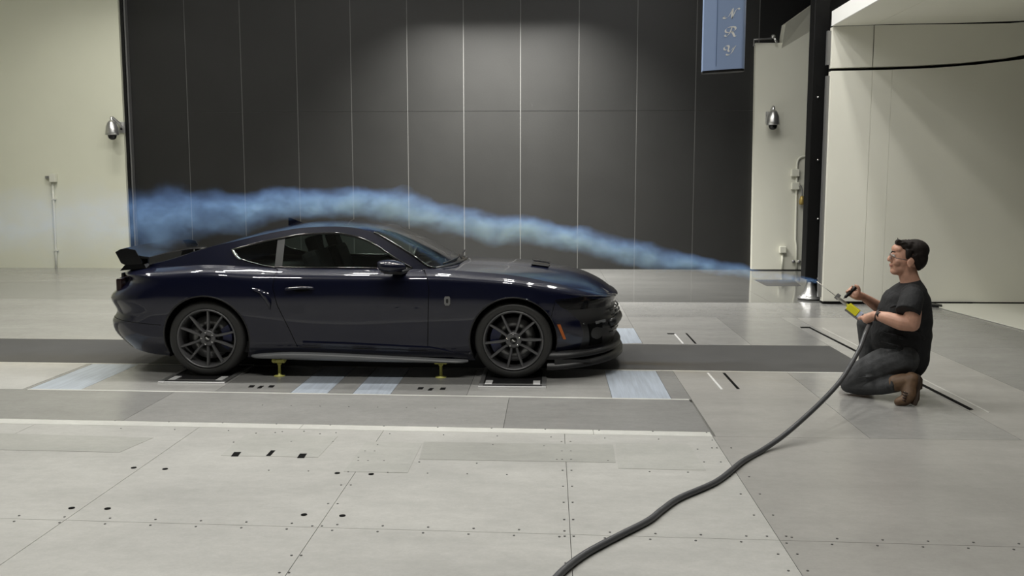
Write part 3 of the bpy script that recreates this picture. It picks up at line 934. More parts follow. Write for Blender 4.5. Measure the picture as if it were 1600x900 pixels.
both = {'grille_fascia', 'front_bumper', 'rear_bumper'}
parts = {}
def add_faces(mb, polys, mir):
    for p in polys:
        q = [W(v.x, -v.y if mir else v.y, v.z) for v in p]
        if mir: q = q[::-1]
        mb.add(q, [tuple(range(len(q)))], True)
def weld_build(polys_sets, name, m, parent=car, thick=0.0):
    mb = MB()
    for polys, mir in polys_sets: add_faces(mb, polys, mir)
    o = mb.build(name, m, parent, weld=True)
    b2 = bmesh.new(); b2.from_mesh(o.data)
    bmesh.ops.remove_doubles(b2, verts=b2.verts, dist=2e-4)
    bmesh.ops.recalc_face_normals(b2, faces=b2.faces)
    b2.to_mesh(o.data); b2.free()
    for p in o.data.polygons: p.use_smooth = True
    return o
for g, polys in groups.items():
    if g in both: parts[g] = weld_build([(polys, False), (polys, True)], g, M[PM[g]])
    else:
        parts[g] = weld_build([(polys, False)], g, M[PM[g]])
        weld_build([(polys, True)], g, M[PM[g]])
bm.free()

# hood, deck
HOODC = [(1.9, .975), (2.28, .975), (2.8, .952), (3.16, .908), (3.35, .868), (3.46, .825), (3.55, .775), (3.63, .715), (3.665, .69)]
top = [bodypt(7, u) for u in US]
def cross(p, zc, n=28, e=2.3, dome=0.0):
    out = []
    for i in range(n + 1):
        s = -1 + 2 * i / n
        y = -p.y * s if p.y else 0
        z = p.z + (zc - p.z) * (1 - abs(s) ** e)
        if dome: z += dome * max(0, 1 - abs(y / .36) ** 4)
        out.append(W(p.x, y, z))
    return out
hood_rows = [cross(p, max(lerp(HOODC, p.x), p.z), dome=.014 * max(0, min(1, (3.45 - p.x) / .5)) * min(1, max(0, (p.x - 2.1) / .2))) for p in top if p.x > 1.9]
MB().grid(hood_rows).build('hood', M['paint'], car, weld=True)
DECKC = [(-1.0, .93), (-.93, .935), (-.7, .965), (-.3, .99), (.2, 1.0)]
MB().grid([cross(p, max(lerp(DECKC, p.x), p.z)) for p in top if p.x < .25]).build('decklid', M['paint'], car, weld=True)
# shelf between body side and greenhouse
# greenhouse
YB = [(-.80, .40), (-.72, .60), (-.4, .70), (0, .765), (.3, .785), (1.0, .79), (1.8, .785), (1.95, .76), (2.05, .69), (2.12, .56), (2.18, .34), (2.22, .02)]
ZB = lambda x: lerp(ZL[7], x) - .012
DB = [(.20, 1.118), (.225, 1.085), (.265, 1.045), (.36, 1.012), (.60, .968), (1.5, .962), (1.82, .960)]
DT = [(.20, 1.120), (.30, 1.145), (.45, 1.185), (.588, 1.213), (.833, 1.253), (1.093, 1.262), (1.266, 1.238), (1.438, 1.182), (1.575, 1.100), (1.70, 1.025), (1.82, .962)]
RL = [(-.80, .935), (-.60, .973), (-.37, 1.030), (-.16, 1.095), (.02, 1.150), (.2, 1.190), (.42, 1.243), (.6, 1.280), (.83, 1.312), (1.09, 1.322), (1.27, 1.311), (1.445, 1.268), (1.6, 1.190), (1.8, 1.075), (2.0, .962), (2.22, .955)]
RC = [(-.80, .945), (-.60, .992), (-.40, 1.052), (-.2, 1.115), (.0, 1.170), (.22, 1.232), (.37, 1.275), (.60, 1.323), (.84, 1.352), (1.06, 1.357), (1.25, 1.347), (1.40, 1.325), (1.58, 1.277), (1.80, 1.188), (2.05, 1.060), (2.16, 1.000), (2.22, .965)]
TUM = .46
stations = sorted(set([-.80 + 3.02 * i / 130 for i in range(131)] + [.20, .588, .655, 1.445, 1.82, -.56, .36]))
stations = [s for i, s in enumerate(stations) if i == 0 or s - stations[i - 1] > 1e-4]
shift = lambda x: .13 * gs(x, 1.445, .33) if x < 1.445 else .13 * max(0, 1 - ((x - 1.445) / .777)) 
NR_ = 14
def gsec(x):
    zb = ZB(x); yb = lerp(YB, x)
    z3 = max(lerp(RL, x), zb + .004)
    z1 = lerp(DB, x); z2 = lerp(DT, x)
    if x < .20: z1 = z2 = zb + (z3 - zb) * .72
    if x > 1.82: z1 = z2 = zb + (z3 - zb) * .03
    z1 = max(zb + .001, min(z1, z3 - .002)); z2 = max(z1 + .0005, min(z2, z3 - .001))
    yz = []
    for z in (zb, z1, z2, z3):
        yz.append((x, -(yb - TUM * (z - zb) - .10 * (z - zb) ** 2), z))
    y3 = yz[3][1]
    for i in range(1, NR_ + 1):
        s = 1 - i / NR_
        s2 = s
        xx = x + shift(x) * (1 - s2 * s2)
        zc = max(lerp(RC, xx), lerp(RL, min(xx, 2.2)))
        z = z3 + (zc - z3) * (1 - s2 ** 2.4) if i < NR_ else zc
        yz.append((xx, y3 * s2, z))
    return yz
secs = [gsec(x) for x in stations]
gp = {}
def gput(name, i, j, mir_shared=False):
    p = [secs[i][j], secs[i + 1][j], secs[i + 1][j + 1], secs[i][j + 1]]
    gp.setdefault(name, []).append([Vector(q) for q in p])
RG = 3 + 3     # rear glass begins at this row
for i in range(len(stations) - 1):
    xm = (stations[i] + stations[i + 1]) / 2
    for j in range(3 + NR_):
        if j == 1 and .20 < xm < 1.82:
            gput('quarter_window' if xm < .588 else ('b_pillar' if xm < .655 else 'door_window'), i, j)
        elif j < 3:
            if xm > 1.445: gput('a_pillar', i, j)
            elif j == 0 or xm < .3: gput('c_pillar' if xm < .62 else 'window_sill', i, j)
            else: gput('roof_rail', i, j)
        else:
            if xm > 1.445: gput('windshield', i, j)
            elif -.56 < xm < .36 and j >= RG: gput('rear_window', i, j)
            elif xm < .36: gput('rear_roof', i, j)
            else: gput('roof', i, j)
GM = {'quarter_window': 'glass', 'door_window': 'glass', 'b_pillar': 'pillar', 'a_pillar': 'paint', 'c_pillar': 'paint', 'window_sill': 'paint', 'roof_rail': 'paint', 'windshield': 'windshield', 'rear_window': 'glass', 'rear_roof': 'paint', 'roof': 'paint'}
for g, polys in gp.items():
    if g in ('windshield', 'rear_window', 'rear_roof', 'roof'): weld_build([(polys, False), (polys, True)], g, M[GM[g]])
    else:
        weld_build([(polys, False)], g, M[GM[g]]); weld_build([(polys, True)], g, M[GM[g]])

# window trims along the feature lines of the greenhouse
def gline(j, xa, xb, off=.004):
    pts = []
    for s, x in zip(secs, stations):
        if xa <= x <= xb: pts.append(W(s[j][0], s[j][1] - off, s[j][2]))
    return pts
def mirror(pts): return [Vector((p.x, 2 * CY - p.y, p.z)) for p in pts]
for fl in (lambda p: p, mirror):
    MB().tube(fl(gline(1, .20, 1.82)), .007, 8).build('belt_trim', M['trimblack'], car)
    MB().tube(fl(gline(2, .20, 1.82)), .010, 8).build('window_frame', M['trimblack'], car)
    MB().tube(fl([p + Vector((.012, 0, 0)) for p in gline(3, 1.44, 2.02, .0)]), .011, 8).build('windshield_trim', M['trimblack'], car)
# bright quarter window corner
qc = [W(s[1][0] - .012, s[1][1] - .007, s[1][2]) for s, x in zip(secs, stations) if .20 <= x <= .30]
MB().tube(qc, .010, 8).build('window_corner_trim', M['chrome'], car)
# black cowl and wipers at the windshield foot
cowl = []
for i in range(21):
    s = -1 + 2 * i / 20
    x = 2.20 - .20 * abs(s) ** 2.2
    z = lerp(HOODC, x) - .01 - (.025 * abs(s) ** 2)
    cowl.append(W(x + .015, .72 * s, z + .016))
MB().tube(cowl, .028, 8, flat=.5).build('cowl', M['satin'], car)
for y0, y1 in ((-.62, -.06), (-.02, .52)):
    p = [W(2.17 - .17 * abs(y0 / .72) ** 2.2 + .03, y0, .99), W(2.17, (y0 + y1) / 2, 1.018), W(2.165, y1, 1.028)]
    MB().tube(catmull(p, 6), .009, 6).build('wiper', M['satin'], car)
# roof antenna fin
MB().prism([W(.50, -.012, 1.305), W(.64, -.012, 1.332), W(.60, -.006, 1.345), W(.52, -.004, 1.378), W(.50, -.004, 1.38)], (0, .024, 0)).build('antenna_fin', M['paint'], car)

# inner black tub so nothing shows through under the glass
tub = MB()
tub.box(W(1.1, 0, .30), (3.6, 1.3, .18)).box(W(1.0, 0, .26), (1.9, 1.7, .10))
tub.build('underbody', M['interior'], car)
MB().box(W(1.95, 0, .80), (.42, 1.36, .22)).build('dashboard', M['interior'], car, bevel=.05)
for y in (-.78, .78):
    MB().box(W(1.2, y, .66), (1.5, .06, .56)).build('door_card', mat('door_card_grey', (.10, .105, .10), .6), car)
MB().box(W(.15, 0, .86), (.95, 1.4, .10)).build('parcel_shelf', M['interior'], car)
def seat(x, y):
    MB().box(W(x + .22, y, .50), (.52, .50, .18)).build('seat_base', M['seatfab'], car, bevel=.05)
    R = Matrix.Rotation(-.35, 3, 'Y')
    s = MB().box(W(x - .10, y, .80), (.16, .50, .62), rot=R).build('seat_back', M['seatfab'], car, bevel=.05)
    MB().box(W(x - .20, y, 1.14), (.10, .27, .17), rot=R).build('headrest', M['seatfab'], car, bevel=.035)
for y in (-.38, .38): seat(1.05, y)
sw = [W(1.66 + .06 * math.sin(a) * .5, .38 + .18 * math.cos(a), .90 + .18 * math.sin(a) * .92) for a in [2 * math.pi * k / 28 for k in range(29)]]
MB().tube(sw, .015, 8).build('steering_wheel', M['satin'], car)

# panel gaps
def gap_line(pts, r=.0036, name='panel_gap', sub=8, off=-.001):
    path = []
    for a, b in zip(pts, pts[1:]):
        for k in range(sub):
            x = a[0] + (b[0] - a[0]) * k / sub; z = a[1] + (b[1] - a[1]) * k / sub
            path.append(side_y(x, z, off)[0])
    path.append(side_y(pts[-1][0], pts[-1][1], off)[0])
    for fl in (1, -1):
        MB().tube([W(p.x, p.y * fl, p.z) for p in path], r, 6).build(name, M['blackgap'], car)
gap_line(DOOR_F[:3] + [(1.966, .26)])
gap_line(DOOR_R[:4] + [(.81, .275)])
gap_line([(.83, .272), (1.4, .262), (1.96, .245)], .003)
gap_line(BUMP_F[:2], .003)
gap_line([(-.40, .462), (-.7, .487), (-.95, .507)], .003)
gap_line([(3.085, .70), (3.33, .716), (3.50, .70)], .004)

# crease highlights: rear scoop recess and lower door blade
def patch(poly, m, name, off=.004, n=8):
    """thin raised blade following the side; poly: (x, z) top line and bottom line"""
    rows = []
    for t in range(4):
        r = []
        for i in range(len(poly[0])):
            a, b = poly[0][i], poly[1][i]
            x = a[0] + (b[0] - a[0]) * t / 3; z = a[1] + (b[1] - a[1]) * t / 3
            r.append(side_y(x, z, off * (1 if t in (1, 2) else .0))[0])
        rows.append(r)
    for fl in (1, -1):
        MB().grid([[W(p.x, p.y * fl, p.z) for p in r] for r in rows]).build(name, m, car)
patch([[(.43, .80), (.50, .79), (.57, .76), (.60, .70)], [(.45, .775), (.50, .75), (.54, .69), (.585, .60)]], M['paint'], 'side_scoop', .016)
patch([[(.86, .330), (1.2, .322), (1.6, .305), (2.0, .287), (2.12, .262), (2.2, .235)], [(.86, .285), (1.2, .275), (1.6, .262), (2.0, .248), (2.12, .235), (2.2, .222)]], M['paint'], 'door_blade', .007)
# sill
for fl in (1, -1):
    rows = []
    for i in range(41):
        x = .385 + (2.32 - .385) * i / 40
        zt_ = lerp([(.385, .192), (.46, .205), (.78, .222), (1.6, .195), (2.32, .162)], x)
        zb_ = lerp([(.385, .172), (1.36, .152), (2.32, .140)], x)
        h = (zt_ - zb_)
        k = min(1, (x - .385) / .06, (2.32 - x) / .06)
        yo = .885 + .065 * k
        sec = [(.80, zt_), (yo - .02, zt_), (yo, zt_ - .012), (yo, zb_ + .008), (yo - .012, zb_), (.80, zb_)]
        rows.append([W(x, -fl * y, z) for y, z in sec])
    m = MB().grid(rows, True)
    m.build('side_sill', M['sill'], car)
# arch lips and liners
for xc in (0, WB):
    for fl in (1, -1):
        pts = []
        for i in range(37):
            a = math.radians(-24 + 228 * i / 36)
            x = xc + AR * math.cos(a); z = WR + AR * math.sin(a)
            q, _ = side_y(xc + (AR + .012) * math.cos(a), WR + (AR + .012) * math.sin(a))
            pts.append(W(x, (q.y + .006) * fl, z))
        MB().tube(pts, .009, 8).build('arch_lip', M['satin'], car)
        rows = []
        for r, d in ((AR + .002, .0), (AR + .002, .36)):
            rr = []
            for i in range(41):
                a = math.radians(-26 + 232 * i / 40)
                q, _ = side_y(xc + (AR + .012) * math.cos(a), WR + (AR + .012) * math.sin(a))
                rr.append(W(xc + r * math.cos(a), (q.y + .008 + d) * fl, WR + r * math.sin(a)))
            rows.append(rr)
        m = MB().grid(rows)
        mid = [W(xc + (AR) * math.cos(math.radians(-26 + 232 * i / 40)), -.575 * fl, WR + AR * math.sin(math.radians(-26 + 232 * i / 40))) for i in range(41)]
        m.add(mid, [tuple(range(41))])
        m.build('wheel_well', M['blackgap'], car)

# splitter and front lip
def plan_front(k_z, w, xf, lf, n=30, nf=2.5, xb=3.10):
    pts = []
    for i in range(n + 1):
        a = math.pi / 2 * i / n
        pts.append((xf - lf + lf * math.sin(a) ** (2 / nf), w * (math.cos(a) ** (2 / nf) if i < n else 0)))
    return [p for p in pts]
sp = plan_front(0, .915, 3.735, .72)
sp = [(3.07, .915)] + sp if sp[0][0] > 3.07 else sp
full = [(x, -y) for x, y in sp] + [(x, y) for x, y in reversed(sp[:-1])]
zt_f = lambda x: .162 + .012 * max(0, (x - 3.1) / .6)
m = MB()
n = len(full)
lo = [W(x, y, .085 + .055 * max(0, (x - 3.1) / .6)) for x, y in full]
hi = [W(x, y, .125 + .055 * max(0, (x - 3.1) / .6)) for x, y in full]
inn = [W(3.07 + (x - 3.07) * .80, y * .86, .175 + .05 * max(0, (x - 3.1) / .6)) for x, y in full]
m.grid([lo, hi, inn], True)
m.add(lo, [tuple(range(n))])
m.build('splitter', M['satin'], car)
ls = [(x * 1 - .022, y * .985) for x, y in full]
MB().grid([[W(x, y, .175 + .045 * max(0, (x - 3.1) / .6)) for x, y in ls], [W(x, y, .215 + .04 * max(0, (x - 3.1) / .6)) for x, y in ls], [W(3.07 + (x - 3.07) * .9, y * .93, .245) for x, y in ls]], True).build('front_lip', M['satin'], car)
for fl in (1, -1):   # winglet at the splitter corner
    MB().prism([W(3.08, -.905 * fl, .125), W(3.40, -.86 * fl, .15), W(3.40, -.86 * fl, .165), W(3.08, -.905 * fl, .18)], (0, .012 * fl, 0)).build('splitter_winglet', M['satin'], car)
# lower intake and grille
for fl in (1, -1):
    a = [side_y(x, z, .002)[0] for x, z in ((3.37, .47), (3.50, .47), (3.50, .27), (3.39, .27))]
    MB().prism([W(p.x, p.y * fl, p.z) for p in a], (.01, -.012 * fl, 0)).build('corner_intake', M['blackgap'], car)
    a = [side_y(x, z, .004)[0] for x, z in ((3.44, .485), (3.53, .487), (3.53, .465), (3.44, .463))]
    MB().prism([W(p.x, p.y * fl, p.z) for p in a], (.008, -.008 * fl, 0)).build('fog_lamp', M['greymetal'], car)
    # tow eye like round sensor
    q, nn = side_y(3.335, .475, .004)
    MB().ball(W(q.x, q.y * fl, q.z), .012, 10, 8).build('park_sensor', M['trimblack'], car)
for k, z in enumerate((.36, .40, .44, .48, .52, .56)):
    pts = [W(3.70 - .10 * (y / .5) ** 2 - (.012 if k in (0, 5) else 0), y, z) for y in [-.5 + i * .1 for i in range(11)]]
    MB().tube(pts, .009, 6).build('grille_bar', M['trimblack'], car)
MB().tube([W(3.705 - .12 * (y / .55) ** 2, y, .455) for y in [-.55 + i * .11 for i in range(11)]], .03, 8, flat=1.2).build('bumper_beam', M['satin'], car)
# side marker, badge, handle, fuel
for fl in (1, -1):
    a = [side_y(x, z, .004)[0] for x, z in ((3.100, .487), (3.128, .487), (3.180, .352), (3.156, .352))]
    MB().prism([W(p.x, p.y * fl, p.z) for p in a], (0, -.006 * fl, 0)).build('side_marker', M['amber'], car)
    c, _ = side_y(2.146, .693)
    hexa = [(c.x + .026 * sx_, c.z + .040 * sz_) for sx_, sz_ in ((-.7, 1), (.7, 1), (1, .6), (1, -.6), (.6, -1), (-.6, -1), (-1, -.6), (-1, .6))]
    MB().prism([W(x, (c.y - .002) * fl, z) for x, z in hexa], (0, -.006 * fl, 0)).build('fender_badge', M['greymetal'], car)
    MB().prism([W(c.x + (x - c.x) * .40, (c.y - .0082) * fl, c.z + (z - c.z) * .45) for x, z in hexa], (0, -.002 * fl, 0)).build('badge_inset', M['satin'], car)
    h = [side_y(x, z, .022)[0] for x, z in ((.745, .790), (.80, .795), (.90, .800), (.955, .798))]
    h = [side_y(.735, .788, -.002)[0]] + h + [side_y(.968, .796, -.002)[0]]
    MB().tube([W(p.x, p.y * fl, p.z) for p in catmull(h, 5)], .015, 10, flat=.8).build('door_handle', M['paint'], car)
    q, _ = side_y(.86, .79, -.004)
    MB().ball(W(q.x, q.y * fl, q.z), (.09, .012, .028), 16, 8).build('handle_recess', M['blackgap'], car)
# mirrors
for fl in (1, -1):
    c = Vector((1.675, -1.0, 1.00))
    m = MB()
    rows = []
    for i in range(13):
        t = i / 12
        x = 1.555 + .235 * t
        hw = .115 * (math.sin(math.pi * min(1, max(0.0, .12 + .86 * t))) ** .6) if 0 < i < 12 else .03
        hz = .062 * (1 - .25 * t) * (math.sin(math.pi * (.10 + .82 * t)) ** .5)
        zc = 1.005 - .01 * t
        rows.append([W(x, fl * (-1.0 + hw * math.cos(a)), zc + hz * math.copysign(abs(math.sin(a)) ** .8, math.sin(a))) for a in [2 * math.pi * k / 20 for k in range(21)]])
    m.grid(rows)
    m.add(rows[0][:-1], [tuple(range(20))]); m.add(rows[-1][:-1], [tuple(range(20))])
    mo = m.build('door_mirror', M['paint'], car)
    MB().prism([W(1.60, -.97 * fl, .952), W(1.75, -.97 * fl, .945), W(1.80, -.80 * fl, .955), W(1.70, -.80 * fl, .955)], (0, 0, -.022)).build('mirror_arm', M['satin'], mo)
    MB().ball(W(1.67, -.985 * fl, .955), (.10, .08, .018), 16, 8).build('mirror_base', M['satin'], mo)
# tail lights
for fl in (1, -1):
    for k in range(3):
        y0 = .72 - k * .14
        m = MB().box(W(-.905 + .12 * (y0 / .85) ** 4, -fl * y0, .79), (.05, .085, .13)).build('tail_light', M['redlamp'], car, bevel=.012)
MB().box(W(-.93, 0, .80), (.03, 1.0, .17)).build('tail_panel', M['trimblack'], car, bevel=.02)
# rear wing: blade, end plates, posts
wing = MB()
rows = []
for i in range(31):
    y = -.70 + 1.40 * i / 30
    s = abs(y / .70)
    zc = 1.055 + .012 * (1 - s * s)
    xo = -.02 * (1 - s * s)
    prof_ = [(-.845, .062), (-.80, .045), (-.72, .018), (-.64, .0), (-.585, -.006), (-.575, -.016), (-.60, -.024), (-.70, -.018), (-.80, .012), (-.845, .05)]
    rows.append([W(x + xo, y, zc + z) for x, z in prof_])
wing.grid(rows)
wing.add(rows[0][:-1], [tuple(range(len(rows[0]) - 1))]); wing.add(rows[-1][:-1], [tuple(range(len(rows[-1]) - 1))])
wo = wing.build('rear_wing', M['wing'], car)
for fl in (1, -1):
    pl = [(-.885, 1.092), (-.835, 1.120), (-.775, 1.128), (-.70, 1.112), (-.640, .995), (-.655, .974), (-.785, .968), (-.835, .992)]
    MB().prism([W(x, -.715 * fl, z) for x, z in pl], (0, .016 * fl, 0)).build('end_plate', M['wing'], wo, bevel=.004)
    MB().prism([W(-.80, -.56 * fl, .95), W(-.66, -.56 * fl, .955), W(-.655, -.56 * fl, 1.05), W(-.76, -.56 * fl, 1.06)], (0, .03 * fl, 0)).build('wing_post', M['wing'], wo)
    MB().prism([W(-.84, -.73 * fl, .925), W(-.60, -.73 * fl, .950), W(-.62, -.72 * fl, .985), W(-.80, -.72 * fl, .975)], (0, .09 * fl, 0)).build('wing_foot', M['wing'], wo)
# exhaust and lower valance
MB().box(W(-.78, 0, .27), (.20, 1.15, .10)).build('diffuser', M['satin'], car, bevel=.03)
# hood vents
for fl in (1, -1):
    a = [W(2.86, .30 * fl, lerp(HOODC, 2.86) + .010), W(3.02, .30 * fl, lerp(HOODC, 3.02) + .010), W(3.04, .12 * fl, lerp(HOODC, 3.04) + .018), W(2.88, .12 * fl, lerp(HOODC, 2.88) + .018)]
    MB().prism(a, (0, 0, .003)).build('hood_vent', M['satin'], car)

# wheels
def wheel(xc, fl, front):
    c = W(xc, -.925 * fl, WR)          # outer face of the tyre
    s = fl                              # into the car is +y for the near side
    wdt = .27 if front else .295
    R = WR
    tyre = [(.262, .014), (.272, .004), (.30, -.003), (.324, .004), (.337, .022), (R, .045), (R, wdt - .045), (.337, wdt - .02), (.30, wdt), (.262, wdt - .01)]
    o = MB().lathe([(r, h * s) for r, h in tyre], c, 'Y', 64, closed=True).build('wheel', M['tyre'], car)
    rim = [(.266, .010), (.262, .0), (.254, .001), (.249, .010), (.243, .022), (.240, .05), (.234, .12), (.226, wdt - .05), (.245, wdt - .03), (.262, wdt - .02)]
    MB().lathe([(r, h * s) for r, h in rim], c, 'Y', 56, closed=True).build('rim', M['rim'], o)
    MB().lathe([(.0, .035 * s), (.045, .035 * s), (.068, .030 * s), (.072, .05 * s), (.07, .09 * s), (0, .09 * s)], c, 'Y', 30).build('hub', M['rim'], o)
    ph = math.radians(58) if front else math.radians(70)
    for k in range(5):
        a0 = ph + 2 * math.pi * k / 5
        for d in (-1, 1):
            a_in = a0 + d * math.radians(17); a_mid = a0 + d * math.radians(15.5); a_out = a0 + d * math.radians(16)
            def P(r, a, dep): return c + Vector((r * math.cos(a), dep * s, r * math.sin(a)))
            path = [P(.050, a0 + d * math.radians(30), .040), P(.085, a_in, .030), P(.15, a_mid, .020), P(.248, a_out, .010)]
            m = MB()
            path = catmull(path, 4)
            rr = []
            for i, p in enumerate(path):
                t = (path[min(i + 1, len(path) - 1)] - path[max(i - 1, 0)]).normalized()
                b = Vector((0, 1, 0)).cross(t).normalized()
                w0 = .0125 + .001 * math.sin(i); Dp = Vector((0, s, 0))
                rr.append([p - b * w0 * .55, p + b * w0 * .55, p + b * w0 + Dp * .012, p + b * w0 * .9 + Dp * .036, p - b * w0 * .9 + Dp * .036, p - b * w0 + Dp * .012, p - b * w0 * .55])
            m.grid(rr, False)
            m.build('spoke', M['rim'], o)
        al = a0 + math.pi / 5
        MB().lathe([(.0, .022 * s), (.008, .022 * s), (.0105, .028 * s), (.0105, .05 * s)], c + Vector((.055 * math.cos(al), 0, .055 * math.sin(al))), 'Y', 10).build('lug_nut', M['chrome'], o)
    MB().lathe([(0, .026 * s), (.026, .027 * s), (.032, .034 * s), (.032, .045 * s)], c, 'Y', 24).build('hub_cap', M['trimblack'], o)
    MB().prism([c + Vector((x, .0245 * s, z)) for x, z in ((-.014, .008), (-.004, .010), (.004, -.002), (.016, -.008), (.012, -.012), (-.004, -.006))], (0, .003 * s, 0)).build('cap_emblem', M['chrome'], o)
    MB().lathe([(.085, .105 * s), (.195, .105 * s), (.195, .135 * s), (.085, .135 * s)], c, 'Y', 44, closed=True).build('brake_disc', M['disc'], o)
    MB().lathe([(0, .10 * s), (.088, .10 * s), (.088, .14 * s), (0, .14 * s)], c, 'Y', 30).build('disc_bell', M['satin'], o)
    m = MB(); rr = []
    ca = math.radians(180 if front else 0)
    for i in range(13):
        a = ca + math.radians(-34 + 68 * i / 12)
        rr.append([c + Vector((r * math.cos(a), d * s, r * math.sin(a))) for r, d in ((.125, .075), (.205, .075), (.212, .095), (.212, .15), (.125, .15), (.125, .075))])
    m.grid(rr, False); m.add(rr[0][:-1], [tuple(range(5))]); m.add(rr[-1][:-1], [tuple(range(5))])
    m.build('brake_caliper', M['caliper'], o)
    MB().lathe([(0, .19 * s), (.215, .19 * s), (.215, .195 * s), (0, .195 * s)], c, 'Y', 30).build('dust_shield', M['blackgap'], o)
for fl in (1, -1):
    wheel(0.0, fl, False); wheel(WB, fl, True)

# jack posts under the sill
def jack(px, py_top, py_bot, label):
    b = ground(px, py_bot + 1.0)
    Y = CY - .86
    b = Vector((at(px, py_bot, Y).x, Y, 0))
    t = thing('sill_clamp', b, label, 'clamp', 'yellow clamps holding the car sill')
    zt_ = .168
    MB().lathe([(0, 0), (.05, 0), (.05, .006), (.014, .012), (.012, .10), (.02, .105), (.02, .12), (0, .12)], b, seg=16).build('post', M['yellow_metal'], t)
    MB().box((b.x, b.y, .137), (.11, .06, .030)).build('clamp_jaw', M['yellow_metal'], t, bevel=.006)
    for d in (-.042, .042):
        MB().lathe([(0, .04), (.016, .04), (.016, -.04), (0, -.04)], (b.x + d, b.y, .145), 'Y', 12).build('clamp_bolt', M['yellow_metal'], t)
jack(437, 562, 585, 'yellow sill clamp under the car door just ahead of the rear wheel')
jack(689, 567, 588, 'yellow sill clamp under the car just behind the front wheel')

# ================================================================== THE PERSON
YP = 7.42
man = thing('person', (at(1380, 560, YP).x, YP, 0), 'kneeling person in black t-shirt, dark jeans and brown boots holding a smoke wand', 'person')

def organic(mb, name, m, parent, voxel=.007, it=4, fac=.5, cutfn=None):
    me = bpy.data.meshes.new('tmp'); me.from_pydata(mb.v, [], mb.f)
    ob = bpy.data.objects.new('tmp', me); COL.objects.link(ob)
    r = ob.modifiers.new('r', 'REMESH'); r.mode = 'VOXEL'; r.voxel_size = voxel; r.use_smooth_shade = True
    s = ob.modifiers.new('s', 'SMOOTH'); s.factor = fac; s.iterations = it
    dg = bpy.context.evaluated_depsgraph_get()
    ev = ob.evaluated_get(dg)
    out = bpy.data.meshes.new_from_object(ev)
    bpy.data.objects.remove(ob); bpy.data.meshes.remove(me)
    o_ = ORIG.get(parent.name, Vector((0, 0, 0)))
    b = bmesh.new(); b.from_mesh(out)
    if cutfn: bmesh.ops.delete(b, geom=[v for v in b.verts if cutfn(v.co)], context='VERTS')
    for v in b.verts: v.co -= o_
    for f in b.faces: f.smooth = True
    b.to_mesh(out); b.free()
    out.name = name
    return link_mesh(name, out, m, parent)

def limb(mb, pts, rs, n=6, seg=14, flat=1.0):
    P = catmull(pts, n)
    R = []
    for i in range(len(rs) - 1):
        for k in range(n): R.append(rs[i] + (rs[i + 1] - rs[i]) * k / n)
    R.append(rs[-1])
    mb.tube(P, R, seg, flat=flat)
    mb.ball(P[0], R[0], 14, 8); mb.ball(P[-1], R[-1], 14, 8)

def grip(mb, c, axis, palm, rad, wrist, n=4, fr=.0105, pitch=.021, sweep=3.7, start=-.2):
    """palm and five fingers closed round a bar"""
    axis = axis.normalized(); palm = (palm - axis * palm.dot(axis)).normalized(); side = axis.cross(palm)
    for i in range(n):
        off = axis * ((i - (n - 1) / 2) * pitch)
        L = (1.0, 1.08, 1.02, .82)[i]
        pts = []
        for k in range(6):
            a = start + sweep * L * k / 5
            rr = rad + fr + (.012 if k == 0 else 0)
            pts.append(c + off + (palm * math.cos(a) + side * math.sin(a)) * rr)
        mb.tube(catmull(pts, 3), [fr * (1.08 - .02 * j) for j in range(16)], 8)
        mb.ball(pts[-1], fr * .8, 8, 6); mb.ball(pts[2], fr * 1.12, 8, 6)
    # palm
    pc = c + palm * (rad + .026)
    mb.tube(catmull([wrist, pc * .5 + wrist * .5, pc, c + palm * (rad + .016) - side * .01], 4), [.030] * 4 + [.034] * 4 + [.034] * 4 + [.028], 12, flat=1.15)
    mb.ball(pc, (.036, .036, .036), 12, 8)
    # thumb leaves the side of the palm and closes the other way
    tb = pc + axis * .034 - side * .012
    pts = [tb, c + axis * .046 + (palm * math.cos(-.9) + side * math.sin(-.9)) * (rad + .016), c + axis * .050 + (palm * math.cos(-1.7) + side * math.sin(-1.7)) * (rad + .012), c + axis * .045 + (palm * math.cos(-2.5) + side * math.sin(-2.5)) * (rad + .011)]
    mb.tube(catmull(pts, 4), [.016 - .0004 * j for j in range(13)], 8); mb.ball(pts[-1], .0095, 8, 6)

# wand line in space
WA = at(1354, 500, 7.34); WT = at(1276, 439.5, 7.56)
wdir = (WT - WA).normalized(); wlen = (WT - WA).length
def wp(px):  # point on the wand seen at photo column px
    return WA + (WT - WA) * ((1354 - px) / (1354 - 1276))
LH = wp(1354)
HB, HT = at(1320, 465, 7.44), at(1337, 449, 7.46)
RH = HB * .35 + HT * .65

# ---- body (one continuous skin mesh)
b = MB()
HY = 7.42
# cranium, face, jaw
b.ball(at(1425, 398, HY), (.120, .098, .120), 20, 14)
b.ball(at(1409, 403, HY), (.085, .078, .120), 20, 14)
b.ball(at(1407, 417, HY), (.078, .066, .070), 18, 12)
b.ball(at(1399, 423, HY), (.040, .045, .034), 14, 10)          # chin
b.ball(at(1402, 389, HY), (.040, .070, .040), 14, 10)          # brow
b.tube([at(1396, 394, HY), at(1391.5, 401, HY), at(1389.5, 405.5, HY)], [.012, .016, .019], 10)   # nose
b.ball(at(1389.8, 406, HY), (.019, .019, .014), 10, 8)
for s in (-1, 1):
    b.ball(at(1393, 407, HY + s * .014), .013, 8, 6)
    b.ball(at(1402, 410, HY + s * .045), (.035, .028, .03), 10, 8)       # cheek
b.ball(at(1393.5, 413, HY), (.022, .030, .012), 12, 8)         # upper lip
b.ball(at(1394.5, 417, HY), (.020, .027, .011), 12, 8)
